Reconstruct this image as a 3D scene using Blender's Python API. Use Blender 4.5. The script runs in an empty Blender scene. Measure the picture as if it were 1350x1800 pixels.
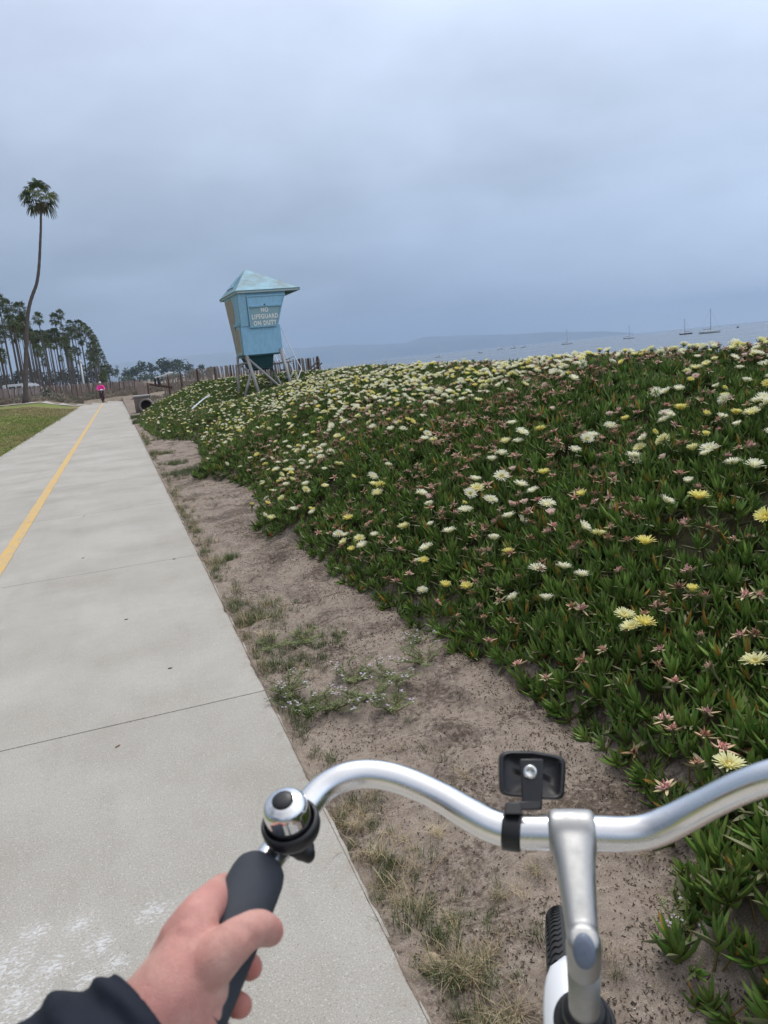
import bpy, bmesh, math, random
import numpy as np
from mathutils import Vector, Matrix, Euler

SC = bpy.context.scene
COL = SC.collection
rng = np.random.default_rng(11)
random.seed(11)
R_ = math.radians
PI = math.pi

# ------------------------------------------------------------------ camera
EYE = 1.47
FPX, PW, PH = 1330.0, 1350.0, 1800.0
ROLL, PITCH, YAW = R_(5.597), R_(11.457), R_(18.311)      # yaw clockwise from the path direction (+Y)
_f = np.array([0, math.cos(PITCH), -math.sin(PITCH)])
_r = np.array([1.0, 0, 0]); _u = np.cross(_r, _f)
_c, _s = math.cos(ROLL), math.sin(ROLL)
_r, _u = _c*_r - _s*_u, _s*_r + _c*_u
def _yaw(d):
    c, s = math.cos(YAW), math.sin(YAW)
    return np.array([c*d[0]+s*d[1], -s*d[0]+c*d[1], d[2]])
CF, CR, CU = _yaw(_f), _yaw(_r), _yaw(_u)
CO = np.array([0, 0, EYE])
def ray(px, py): return CF + (px-PW/2)/FPX*CR + (PH/2-py)/FPX*CU
def at(px, py, dep): return CO + ray(px, py)*dep
cam_d = bpy.data.cameras.new('camera'); cam = bpy.data.objects.new('camera', cam_d); COL.objects.link(cam)
m = Matrix.Identity(4)
for i, a in enumerate((CR, CU, -CF)):
    for j in range(3): m[j][i] = a[j]
m[0][3], m[1][3], m[2][3] = CO
cam.matrix_world = m
cam_d.sensor_fit = 'VERTICAL'; cam_d.sensor_height = 36.0; cam_d.lens = 36.0*FPX/PH
cam_d.clip_start = 0.02; cam_d.clip_end = 40000
cam_d.dof.use_dof = True; cam_d.dof.focus_distance = 5.0; cam_d.dof.aperture_fstop = 14.0
SC.camera = cam

# ------------------------------------------------------------------ light
SUN_EL, SUN_ROT = R_(58), R_(30)
W = bpy.data.worlds.new('World'); SC.world = W; W.use_nodes = True
nt = W.node_tree; nt.nodes.clear()
def N(t, kind, **kw):
    n = t.nodes.new(kind)
    for k, v in kw.items(): setattr(n, k, v)
    return n
out = N(nt, 'ShaderNodeOutputWorld')
sky = N(nt, 'ShaderNodeTexSky', sky_type='NISHITA', sun_disc=False, sun_elevation=SUN_EL, sun_rotation=SUN_ROT)
b1 = N(nt, 'ShaderNodeBackground'); b1.inputs[1].default_value = 0.10
nt.links.new(sky.outputs[0], b1.inputs[0])
tc = N(nt, 'ShaderNodeTexCoord'); sp = N(nt, 'ShaderNodeSeparateXYZ'); nt.links.new(tc.outputs['Generated'], sp.inputs[0])
def MA(t, op, a, b=None, c=None, clamp=False):
    n = t.nodes.new('ShaderNodeMath'); n.operation = op; n.use_clamp = clamp
    for i, v in enumerate((a, b, c)):
        if v is None: continue
        if isinstance(v, (int, float)): n.inputs[i].default_value = v
        else: t.links.new(v, n.inputs[i])
    return n.outputs[0]
def RAMP(t, fac, stops, interp='LINEAR'):
    n = t.nodes.new('ShaderNodeValToRGB'); n.color_ramp.interpolation = interp
    e = n.color_ramp.elements
    while len(e) < len(stops): e.new(0.5)
    for i, (p, c) in enumerate(stops):
        e[i].position = p; e[i].color = (*c, 1) if len(c) == 3 else c
    t.links.new(fac, n.inputs[0]); return n.outputs[0]
den = MA(nt, 'ADD', MA(nt, 'ABSOLUTE', sp.outputs[2]), 0.22)
cb = N(nt, 'ShaderNodeCombineXYZ')
nt.links.new(MA(nt, 'DIVIDE', sp.outputs[0], den), cb.inputs[0]); nt.links.new(MA(nt, 'DIVIDE', sp.outputs[1], den), cb.inputs[1])
nt.links.new(MA(nt, 'MULTIPLY', sp.outputs[2], 0.8), cb.inputs[2])
n1 = N(nt, 'ShaderNodeTexNoise'); n1.inputs['Scale'].default_value = 0.85; n1.inputs['Detail'].default_value = 6; n1.inputs['Roughness'].default_value = 0.47; n1.inputs['Distortion'].default_value = 0.35
nt.links.new(cb.outputs[0], n1.inputs['Vector'])
n2 = N(nt, 'ShaderNodeTexNoise'); n2.inputs['Scale'].default_value = 2.6; n2.inputs['Detail'].default_value = 5; n2.inputs['Roughness'].default_value = 0.55
nt.links.new(cb.outputs[0], n2.inputs['Vector'])
base = RAMP(nt, sp.outputs[2], [(0.0, (.135, .185, .285)), (.05, (.187, .243, .345)), (.14, (.29, .36, .475)), (.24, (.40, .468, .585)), (.38, (.50, .57, .70)), (1.0, (1.0, 1.0, 1.03))])
cl = MA(nt, 'ADD', MA(nt, 'MULTIPLY', MA(nt, 'SUBTRACT', n1.outputs[0], 0.5), 1.15), MA(nt, 'MULTIPLY', MA(nt, 'SUBTRACT', n2.outputs[0], 0.5), 0.34))
# the cloud deck is thinner, so brighter, over the sea (+X)
cl = MA(nt, 'ADD', MA(nt, 'ADD', cl, 1.0), MA(nt, 'MULTIPLY', MA(nt, 'SUBTRACT', sp.outputs[0], 0.30), 0.58))
mx = N(nt, 'ShaderNodeVectorMath', operation='SCALE'); nt.links.new(base, mx.inputs[0]); nt.links.new(cl, mx.inputs['Scale'])
# the far sky low over the sea is brighter where the deck ends
gx_ = N(nt, 'ShaderNodeMapRange', interpolation_type='SMOOTHSTEP'); gx_.inputs[1].default_value = .40; gx_.inputs[2].default_value = .82; nt.links.new(sp.outputs[0], gx_.inputs[0])
glow = MA(nt, 'MULTIPLY', gx_.outputs[0], MA(nt, 'EXPONENT', MA(nt, 'MULTIPLY', MA(nt, 'ABSOLUTE', sp.outputs[2]), -15.0)))
gv = N(nt, 'ShaderNodeVectorMath', operation='SCALE'); gv.inputs[0].default_value = (.66, .72, .78); nt.links.new(glow, gv.inputs['Scale'])
mx2 = N(nt, 'ShaderNodeVectorMath', operation='ADD'); nt.links.new(mx.outputs[0], mx2.inputs[0]); nt.links.new(gv.outputs[0], mx2.inputs[1]); mx = mx2
b2 = N(nt, 'ShaderNodeBackground'); b2.inputs[1].default_value = 1.0; nt.links.new(mx.outputs[0], b2.inputs[0])
ms = N(nt, 'ShaderNodeMixShader'); ms.inputs[0].default_value = 0.92
nt.links.new(b1.outputs[0], ms.inputs[1]); nt.links.new(b2.outputs[0], ms.inputs[2]); nt.links.new(ms.outputs[0], out.inputs[0])
sd = bpy.data.lights.new('sun', 'SUN'); sd.energy = 1.1; sd.angle = R_(22); sd.color = (1, .96, .9)
sun = bpy.data.objects.new('sun', sd); COL.objects.link(sun)
sun.rotation_euler = (R_(90)-SUN_EL, 0, PI - SUN_ROT) ; sun.location = (0, 0, 30)
SC.view_settings.view_transform = 'Standard'; SC.view_settings.look = 'None'; SC.view_settings.gamma = 1
SC.view_settings.use_curve_mapping = False; SC.view_settings.exposure = 0.6
SC.cycles.use_denoising = True
SC.cycles.volume_bounces = 1; SC.cycles.max_bounces = 6; SC.cycles.diffuse_bounces = 3; SC.cycles.volume_step_rate = 4
SC.cycles.transparent_max_bounces = 8

# ------------------------------------------------------------------ helpers
def tag(o, label=None, cat=None, group=None, kind=None):
    if label: o['label'] = label
    if cat: o['category'] = cat
    if group: o['group'] = group
    if kind: o['kind'] = kind
    return o
def empty(name, loc=(0, 0, 0), rz=0.0, **kw):
    o = bpy.data.objects.new(name, None); COL.objects.link(o); o.location = loc; o.rotation_euler = (0, 0, rz)
    o.empty_display_size = 0.1
    return tag(o, **kw)
def obj(name, me, mat=None, parent=None, **kw):
    o = bpy.data.objects.new(name, me); COL.objects.link(o)
    if mat and me is not None and len(me.materials) == 0: me.materials.append(mat)
    if parent is not None:
        o.parent = parent
        o.matrix_parent_inverse = parent_inv(parent)
    return tag(o, **kw)
def parent_inv(p):
    mm = p.matrix_basis.copy() if p.parent is None else p.parent.matrix_basis @ p.matrix_parent_inverse @ p.matrix_basis
    return mm.inverted()
def mesh(name, V, F, mats=None, col=None, smooth=False, fm=None):
    me = bpy.data.meshes.new(name)
    me.from_pydata([tuple(map(float, v)) for v in V], [], [tuple(map(int, f)) for f in F])
    for mt in (mats or []): me.materials.append(mt)
    if col is not None:
        a = me.attributes.new('Col', 'FLOAT_COLOR', 'POINT')
        c = np.ones((len(V), 4), np.float32); c[:, :3] = np.asarray(col, np.float32)[:, :3]
        a.data.foreach_set('color', c.ravel())
    if fm is not None: me.polygons.foreach_set('material_index', np.asarray(fm, np.int32))
    if smooth: me.polygons.foreach_set('use_smooth', np.ones(len(me.polygons), bool))
    me.update(); return me
class MB:
    def __init__(s): s.V = []; s.F = []; s.C = []; s.M = []; s.mi = 0; s.c = (1, 1, 1)
    def add(s, V, F, c=None):
        b = len(s.V); s.V += [tuple(v) for v in V]; s.F += [tuple(i+b for i in f) for f in F]
        s.M += [s.mi]*len(F)
        if c is None: c = s.c
        if len(np.shape(c)) == 1: s.C += [tuple(c)]*len(V)
        else: s.C += [tuple(x) for x in c]
    def box(s, c, size, rot=None, taper=1.0):
        x, y, z = [d/2 for d in size]; P = []
        for sz in (-1, 1):
            k = taper if sz > 0 else 1
            for sx, sy in ((-1, -1), (1, -1), (1, 1), (-1, 1)): P.append(Vector((sx*x*k, sy*y*k, sz*z)))
        if rot is not None: P = [rot @ p for p in P]
        c = Vector(c)
        s.add([p+c for p in P], [(3, 2, 1, 0), (4, 5, 6, 7), (0, 1, 5, 4), (1, 2, 6, 5), (2, 3, 7, 6), (3, 0, 4, 7)])
    def hexa(s, P):   # 4 bottom, 4 top
        s.add(P, [(3, 2, 1, 0), (4, 5, 6, 7), (0, 1, 5, 4), (1, 2, 6, 5), (2, 3, 7, 6), (3, 0, 4, 7)])
    def tube(s, pts, r, n=8, cap=True, col=None):
        pts = [Vector(p) for p in pts]; k = len(pts)
        rr = [r]*k if isinstance(r, (int, float)) else list(r)
        T = []
        for i in range(k):
            t = (pts[min(i+1, k-1)]-pts[max(i-1, 0)])
            T.append(t.normalized() if t.length > 1e-9 else Vector((0, 0, 1)))
        up = Vector((0, 0, 1)) if abs(T[0].z) < .9 else Vector((1, 0, 0))
        a = T[0].cross(up).normalized(); V = []
        for i in range(k):
            a = (a - T[i]*a.dot(T[i])); a.normalize(); b = T[i].cross(a)
            for j in range(n):
                an = 2*PI*j/n; V.append(pts[i]+(a*math.cos(an)+b*math.sin(an))*rr[i])
        F = [(i*n+j, i*n+(j+1) % n, (i+1)*n+(j+1) % n, (i+1)*n+j) for i in range(k-1) for j in range(n)]
        if cap: F += [tuple(reversed(range(n))), tuple((k-1)*n+j for j in range(n))]
        s.add(V, F, None if col is None else np.repeat(np.asarray(col), n, axis=0))
    def lathe(s, o, ax, prof, n=24, cap=True):   # prof: (radius, height)
        ax = Vector(ax).normalized(); o = Vector(o)
        a = ax.orthogonal().normalized(); b = ax.cross(a); V = []
        for (r, h) in prof:
            for j in range(n):
                an = 2*PI*j/n; V.append(o+ax*h+(a*math.cos(an)+b*math.sin(an))*r)
        k = len(prof)
        F = [(i*n+j, i*n+(j+1) % n, (i+1)*n+(j+1) % n, (i+1)*n+j) for i in range(k-1) for j in range(n)]
        if cap: F += [tuple(reversed(range(n))), tuple((k-1)*n+j for j in range(n))]
        s.add(V, F)
    def ell(s, c, r, n=10, mm=6, rot=None):
        V = []; c = Vector(c)
        for i in range(1, mm):
            t = PI*i/mm
            for j in range(n):
                p = 2*PI*j/n; q = Vector((r[0]*math.sin(t)*math.cos(p), r[1]*math.sin(t)*math.sin(p), r[2]*math.cos(t)))
                V.append(c+(rot @ q if rot else q))
        tp = Vector((0, 0, r[2])); V.append(c+(rot @ tp if rot else tp)); V.append(c-(rot @ tp if rot else tp))
        F = [(i*n+j, (i+1)*n+j, (i+1)*n+(j+1) % n, i*n+(j+1) % n) for i in range(mm-2) for j in range(n)]
        a = len(V)-2
        F += [(a, j, (j+1) % n) for j in range(n)] + [(a+1, (mm-2)*n+(j+1) % n, (mm-2)*n+j) for j in range(n)]
        s.add(V, F)
    def me(s, name, mats=None, smooth=False, col=True):
        return mesh(name, s.V, s.F, mats, s.C if col else None, smooth, s.M if s.mi or any(s.M) else None)
    def build(s, name, mat, parent=None, smooth=False, **kw):
        return obj(name, s.me(name, mat if isinstance(mat, list) else [mat], smooth), None, parent, **kw)
def autosmooth(o, ang=35):
    me = o.data
    me.polygons.foreach_set('use_smooth', np.ones(len(me.polygons), bool))
    bm = bmesh.new(); bm.from_mesh(me)
    for e in bm.edges:
        if len(e.link_faces) == 2 and e.calc_face_angle(0) > R_(ang): e.smooth = False
    bm.to_mesh(me); bm.free(); return o
def bevel(o, w, seg=2):
    md = o.modifiers.new('bevel', 'BEVEL'); md.width = w; md.segments = seg; md.limit_method = 'ANGLE'; md.angle_limit = R_(40); return o
def catmull(P, per=8):
    P = [np.array(p, float) for p in P]; Q = [2*P[0]-P[1]]+P+[2*P[-1]-P[-2]]; o = []
    for i in range(1, len(Q)-2):
        for k in range(per):
            t = k/per; a, b, c, d = Q[i-1], Q[i], Q[i+1], Q[i+2]
            o.append(.5*((2*b)+(-a+c)*t+(2*a-5*b+4*c-d)*t*t+(-a+3*b-3*c+d)*t**3))
    o.append(P[-1]); return o
def copytree(o, parent=None):
    c = o.copy(); COL.objects.link(c)
    if parent is not None: c.parent = parent
    for ch in list(o.children): copytree(ch, c)
    return c

# value noise
_perm = np.random.default_rng(5).random(65536)
def vn(x, y, seed=0):
    x = np.asarray(x, float); y = np.asarray(y, float)
    xi = np.floor(x).astype(np.int64); yi = np.floor(y).astype(np.int64); fx = x-xi; fy = y-yi
    fx = fx*fx*(3-2*fx); fy = fy*fy*(3-2*fy)
    def h(a, b): return _perm[((a*73856093) ^ (b*19349663) ^ (seed*83492791)) & 65535]
    return (h(xi, yi)*(1-fx)+h(xi+1, yi)*fx)*(1-fy)+(h(xi, yi+1)*(1-fx)+h(xi+1, yi+1)*fx)*fy
def fbm(x, y, oct=4, seed=0, g=.5):
    s = 0; a = 1; t = 0
    for i in range(oct): s = s+a*vn(x*2**i+i*17.3, y*2**i-i*9.1, seed+i); t += a; a *= g
    return s/t-.5
def sst(x, a, b):
    t = np.clip((np.asarray(x, float)-a)/(b-a), 0, 1); return t*t*(3-2*t)

# ------------------------------------------------------------------ terrain
PATH_L, PATH_R = -2.93, 0.46
_ey = [-5, 0, .95, 1.1, 1.24, 1.35, 1.54, 1.8, 2, 2.4, 2.75, 3.35, 4.4, 5.3, 6.2, 6.9, 7.8, 9.2, 10.3, 10.9, 11.2, 11.7, 12.8, 14.3, 16.5, 18.4, 19.2, 21, 23.5, 30, 33, 40, 46, 60]
_ex = [1.1, 1.1, 1.1, 1.05, 1.0, 1.12, 1.3, 1.42, 1.46, 1.5, 1.5, 1.42, 1.3, 1.27, 1.24, 1.02, 1.24, 1.45, 1.4, 1.2, .88, .98, 1.27, 1.32, 1.5, 1.5, .95, .8, .68, .66, .7, 1.3, 2.5, 6]
def edge_x(y): return np.interp(y, _ey, _ex) + .05*fbm(np.asarray(y)*3.1, 0*np.asarray(y)+2.2, 3, 9)
_cy = [-3, 0, 13, 20, 27, 32, 38, 44, 60]
_cx = [5, 5, 5.2, 6.6, 8.0, 6.6, 4.2, 3.2, 3]
def crest_x(y): return np.interp(y, _cy, _cx)
def crest_z(y): return np.interp(y, [0, 26, 33, 40, 46], [1.10, 1.13, 1.17, 1.02, .25])
SEA_Z = -2.2
def coast_x(y): return np.interp(y, [0, 60, 200, 600, 1500, 4000], [27, 27, 44, 140, 330, 800])
def height(x, y):
    x = np.asarray(x, float); y = np.asarray(y, float)
    e, c, zc = edge_x(y), crest_x(y), crest_z(y)
    p = np.interp(y, [0, 7, 25, 60], [2.3, 2.1, 1.05, 1.0])
    t = np.clip((x-e)/(c-e), 0, 1)
    rise = zc*(1-(1-t)**p)
    rise = rise*(1-.0) + sst(t, 0, .2)*(.16*fbm(x*.55, y*.55, 3, 3)+.05*fbm(x*2.1, y*2.1, 2, 4))*(1-.6*sst(t, .85, 1))
    fall = (x-c)
    beach = np.interp(y, [0, 45, 90, 500], [0, .05, .35, .8])
    back = np.where(fall < 0, 0, np.minimum(fall*.15+.012*fall**2, 40))
    mound = np.where(x < c, rise, zc-back)
    # the shore profile: from dune foot down to the water line and under the sea
    cx = coast_x(y)
    shore = beach-(beach-SEA_Z)*np.clip((x-12)/(cx-12), 0, 1.6)**.9
    on = sst(y, 50, 41)
    right = np.where(x < e, beach, beach*(1-on)+np.maximum(mound, -50)*on)
    right = np.where(x > c, np.maximum(shore, np.maximum(mound, -50)*on+shore*(1-on)), right)
    lawn = .62*sst(y, 26, 76)*sst(-x, 3.2, 6.5)+.25*sst(y, 76, 130)
    z = np.where(x < PATH_L, lawn, right)
    z = z + sst(y, 150, 900)*6*np.clip(fbm(x*.004+3, y*.004, 3, 12)+.25, 0, 1)*sst(cx-x, 5, 120)
    z = z-.30*np.exp(-((x-4.9)**2/4.0+(y-27.8)**2/9.0))
    # small relief
    rough = .030*fbm(x*8, y*8, 4, 21)+.014*fbm(x*2.3, y*2.3, 2, 22)-.022*sst(vn(x*6+3, y*6, 24), .5, .8)+.010*fbm(x*22, y*22, 2, 26)
    near = sst(np.hypot(x, y), 60, 12)
    strip = ((x > PATH_R-.02)).astype(float)
    z = z + near*strip*rough*1.35 - .022*strip*(1-sst(x, PATH_R+.3, e))*sst(y, 70, 50)
    # under the path the bed is lower
    under = (x > PATH_L+.03) & (x < PATH_R-.03) & (y < 74)
    z = np.where(under, -.10, z)
    z = np.where((x <= PATH_L+.03) & (x > PATH_L-.25), z-.015, z)
    return z
def H1(x, y): return float(height(np.array([x]), np.array([y]))[0])
def hit(px, py, extra=0.0, tmax=80):
    d = ray(px, py); t = np.linspace(.8, tmax, 16000); p = CO[None]+d[None]*t[:, None]
    below = p[:, 2] < height(p[:, 0], p[:, 1])+extra
    i = int(np.argmax(below)); return p[i] if below[i] else None
def ground_at(px, dist):
    """ground point at a horizontal distance along the azimuth of picture column px (on the horizon)"""
    d = ray(px, 563+.098*(1350-px)); d = d/np.hypot(d[0], d[1]); x, y = d[0]*dist, d[1]*dist
    return np.array([x, y, H1(x, y)])

# ------------------------------------------------------------------ materials
def newmat(name, rough=.7, metal=0.0, color=(.5, .5, .5), spec=.5):
    m_ = bpy.data.materials.new(name); m_.use_nodes = True
    b = m_.node_tree.nodes['Principled BSDF']; b.inputs['Base Color'].default_value = (*color, 1)
    b.inputs['Roughness'].default_value = rough; b.inputs['Metallic'].default_value = metal
    b.inputs['Specular IOR Level'].default_value = spec
    return m_, m_.node_tree, b
def noise(t, scale, detail=4, rough=.5, vec=None, dist=0):
    n = N(t, 'ShaderNodeTexNoise'); n.inputs['Scale'].default_value = scale; n.inputs['Detail'].default_value = detail
    n.inputs['Roughness'].default_value = rough; n.inputs['Distortion'].default_value = dist
    if vec is not None: t.links.new(vec, n.inputs['Vector'])
    return n.outputs[0]
def geo(t): return N(t, 'ShaderNodeNewGeometry').outputs['Position']
def objc(t): return N(t, 'ShaderNodeTexCoord').outputs['Object']
def MIXC(t, f, a, b, mode='MIX'):
    n = t.nodes.new('ShaderNodeMix'); n.data_type = 'RGBA'; n.blend_type = mode
    for i, v in ((0, f), (6, a), (7, b)):
        if isinstance(v, (int, float)): n.inputs[i].default_value = v
        elif isinstance(v, tuple): n.inputs[i].default_value = (*v, 1)
        else: t.links.new(v, n.inputs[i])
    return n.outputs[2]
def scalev(t, v, s3):
    n = N(t, 'ShaderNodeVectorMath', operation='MULTIPLY'); t.links.new(v, n.inputs[0]); n.inputs[1].default_value = s3; return n.outputs[0]
def bump(t, b, h, strength=.3, dist=.01):
    n = N(t, 'ShaderNodeBump'); n.inputs['Strength'].default_value = strength; n.inputs['Distance'].default_value = dist
    t.links.new(h, n.inputs['Height']); t.links.new(n.outputs[0], b.inputs['Normal'])
def simple(name, color, rough=.6, metal=0, var=.15, scale=12, spec=.5, bmp=0):
    m_, t, b = newmat(name, rough, metal, color, spec)
    n = noise(t, scale, 4, .6, objc(t))
    f = MA(t, 'ADD', MA(t, 'MULTIPLY', MA(t, 'SUBTRACT', n, .5), var*2), 1)
    v = N(t, 'ShaderNodeVectorMath', operation='SCALE'); v.inputs[0].default_value = color; t.links.new(f, v.inputs['Scale'])
    t.links.new(v.outputs[0], b.inputs['Base Color'])
    if bmp: bump(t, b, n, bmp, .005)
    return m_
def colmat(name, rough=.5, var=.25, spec=.5, rand=.3, sss=0, transl=0):
    m_, t, b = newmat(name, rough, 0, (.5, .5, .5), spec)
    a = N(t, 'ShaderNodeAttribute', attribute_name='Col'); oi = N(t, 'ShaderNodeObjectInfo')
    n = noise(t, 9, 3, .6, geo(t))
    f = MA(t, 'ADD', MA(t, 'MULTIPLY', MA(t, 'SUBTRACT', n, .5), var*2), 1)
    f = MA(t, 'MULTIPLY', f, MA(t, 'ADD', MA(t, 'MULTIPLY', MA(t, 'SUBTRACT', oi.outputs['Random'], .5), rand*2), 1))
    v = N(t, 'ShaderNodeVectorMath', operation='SCALE'); t.links.new(a.outputs['Color'], v.inputs[0]); t.links.new(f, v.inputs['Scale'])
    t.links.new(v.outputs[0], b.inputs['Base Color'])
    if transl:
        tr = N(t, 'ShaderNodeBsdfTranslucent'); t.links.new(v.outputs[0], tr.inputs[0]); mxs = N(t, 'ShaderNodeMixShader'); mxs.inputs[0].default_value = transl
        t.links.new(b.outputs[0], mxs.inputs[1]); t.links.new(tr.outputs[0], mxs.inputs[2]); t.links.new(mxs.outputs[0], t.nodes['Material Output'].inputs[0])
    return m_
M = {}
# concrete of the path: fine exposed aggregate, broad stains, worn edges
def mk_concrete():
    m_, t, b = newmat('path_concrete', .88, 0, (.4, .39, .36), .3)
    p = geo(t)
    fine = noise(t, 190, 3, .75, p); speck = N(t, 'ShaderNodeTexVoronoi'); speck.inputs['Scale'].default_value = 330; t.links.new(p, speck.inputs['Vector'])
    broad = noise(t, 1.1, 5, .6, p); mid = noise(t, 9, 5, .65, p)
    oi = N(t, 'ShaderNodeObjectInfo')
    c = RAMP(t, fine, [(.26, (.19, .178, .155)), (.45, (.375, .355, .318)), (.60, (.41, .39, .352)), (.76, (.56, .535, .49))])
    c = MIXC(t, RAMP(t, broad, [(.35, (0, 0, 0)), (.68, (1, 1, 1))]), c, MIXC(t, 1.0, c, (.80, .785, .755), 'MULTIPLY'))
    streak = noise(t, 1.0, 5, .7, scalev(t, p, (9, .7, 1)))
    c = MIXC(t, RAMP(t, streak, [(.54, (0, 0, 0)), (.75, (.32, .32, .32))]), c, MIXC(t, 1.0, c, (.80, .79, .77), 'MULTIPLY'))
    c = MIXC(t, MA(t, 'MULTIPLY', MA(t, 'SUBTRACT', mid, .5), .9, clamp=True), c, (.27, .25, .22))
    dark = RAMP(t, speck.outputs['Color'], [(.0, (1, 1, 1)), (.055, (1, 1, 1)), (.08, (0, 0, 0))])
    c = MIXC(t, MA(t, 'MULTIPLY', dark, .55), c, (.10, .09, .08))
    sep = N(t, 'ShaderNodeSeparateColor'); t.links.new(speck.outputs['Color'], sep.inputs[0])
    lt = RAMP(t, sep.outputs[1], [(.0, (0, 0, 0)), (.94, (0, 0, 0)), (.96, (1, 1, 1))])
    c = MIXC(t, MA(t, 'MULTIPLY', lt, .38), c, (.66, .64, .60))
    f = MA(t, 'ADD', MA(t, 'MULTIPLY', oi.outputs['Random'], .07), .98)
    f = MA(t, 'MULTIPLY', f, 1.13)
    v = N(t, 'ShaderNodeVectorMath', operation='SCALE'); t.links.new(c, v.inputs[0]); t.links.new(f, v.inputs['Scale'])
    s0 = N(t, 'ShaderNodeSeparateXYZ'); t.links.new(p, s0.inputs[0])
    edge_ = MA(t, 'MULTIPLY', MA(t, 'SUBTRACT', s0.outputs[0], PATH_R-.22), 2.4, clamp=True)
    dust = RAMP(t, MA(t, 'ADD', MA(t, 'MULTIPLY', noise(t, 14, 6, .75, p), .8), MA(t, 'MULTIPLY', edge_, .42)), [(.58, (0, 0, 0)), (.78, (.75, .75, .75))])
    v_ = MIXC(t, dust, v.outputs[0], (.30, .235, .18)); v = N(t, 'ShaderNodeVectorMath', operation='SCALE'); t.links.new(v_, v.inputs[0]); v.inputs['Scale'].default_value = 1.0
    # worn white chalk scribble rubbed into the near slab
    s = N(t, 'ShaderNodeSeparateXYZ'); t.links.new(p, s.inputs[0])
    def blob(cx, cy, r):
        dx = MA(t, 'SUBTRACT', s.outputs[0], cx); dy = MA(t, 'SUBTRACT', s.outputs[1], cy)
        d = MA(t, 'SQRT', MA(t, 'ADD', MA(t, 'MULTIPLY', dx, dx), MA(t, 'MULTIPLY', dy, dy)))
        return MA(t, 'SUBTRACT', 1, MA(t, 'DIVIDE', d, r), clamp=True)
    tot = None
    for (px, py, r) in ((10, 1700, .16), (60, 1640, .10), (30, 1760, .14), (140, 1625, .09), (175, 1660, .09), (90, 1700, .10), (150, 1720, .08), (205, 1690, .07), (270, 1600, .10), (110, 1770, .10), (-60, 1700, .2), (60, 1790, .10)):
        d = ray(px, py); tt = -EYE/d[2]; g = d*tt
        q = blob(float(g[0]), float(g[1]), r*1.45); tot = q if tot is None else MA(t, 'MAXIMUM', tot, q)
    rotm = N(t, 'ShaderNodeMapping'); rotm.inputs['Rotation'].default_value = (0, 0, R_(-38)); rotm.inputs['Scale'].default_value = (60, 130, 1); t.links.new(p, rotm.inputs[0])
    stroke = noise(t, 1.0, 5, .72, rotm.outputs[0], .8)
    ch = MA(t, 'ADD', stroke, MA(t, 'MULTIPLY', MA(t, 'SUBTRACT', tot, 1), .32))
    ch = RAMP(t, ch, [(.43, (0, 0, 0)), (.53, (1, 1, 1))])
    ch = MA(t, 'MULTIPLY', ch, MA(t, 'GREATER_THAN', tot, .02))
    c2 = MIXC(t, MA(t, 'MULTIPLY', ch, .58), v.outputs[0], (.74, .75, .77))
    t.links.new(c2, b.inputs['Base Color'])
    bump(t, b, MA(t, 'ADD', fine, MA(t, 'MULTIPLY', mid, .6)), .35, .002)
    return m_
M['concrete'] = mk_concrete()
def mk_yellow():
    m_, t, b = newmat('yellow_paint', .7, 0, (.7, .42, .08)); p = geo(t)
    n = noise(t, 60, 5, .75, p); n2 = noise(t, 5, 5, .7, scalev(t, p, (3, 1, 1)))
    c = RAMP(t, n2, [(.35, (.66, .40, .09)), (.6, (.72, .46, .14)), (.72, (.78, .50, .05))])
    wear = RAMP(t, MA(t, 'ADD', MA(t, 'MULTIPLY', n, .6), MA(t, 'MULTIPLY', n2, .5)), [(.50, (0, 0, 0)), (.62, (1, 1, 1))])
    t.links.new(MIXC(t, MA(t, 'MULTIPLY', wear, .75), c, (.38, .33, .24)), b.inputs['Base Color']); bump(t, b, n, .3, .002); return m_
M['yellow'] = mk_yellow()
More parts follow.
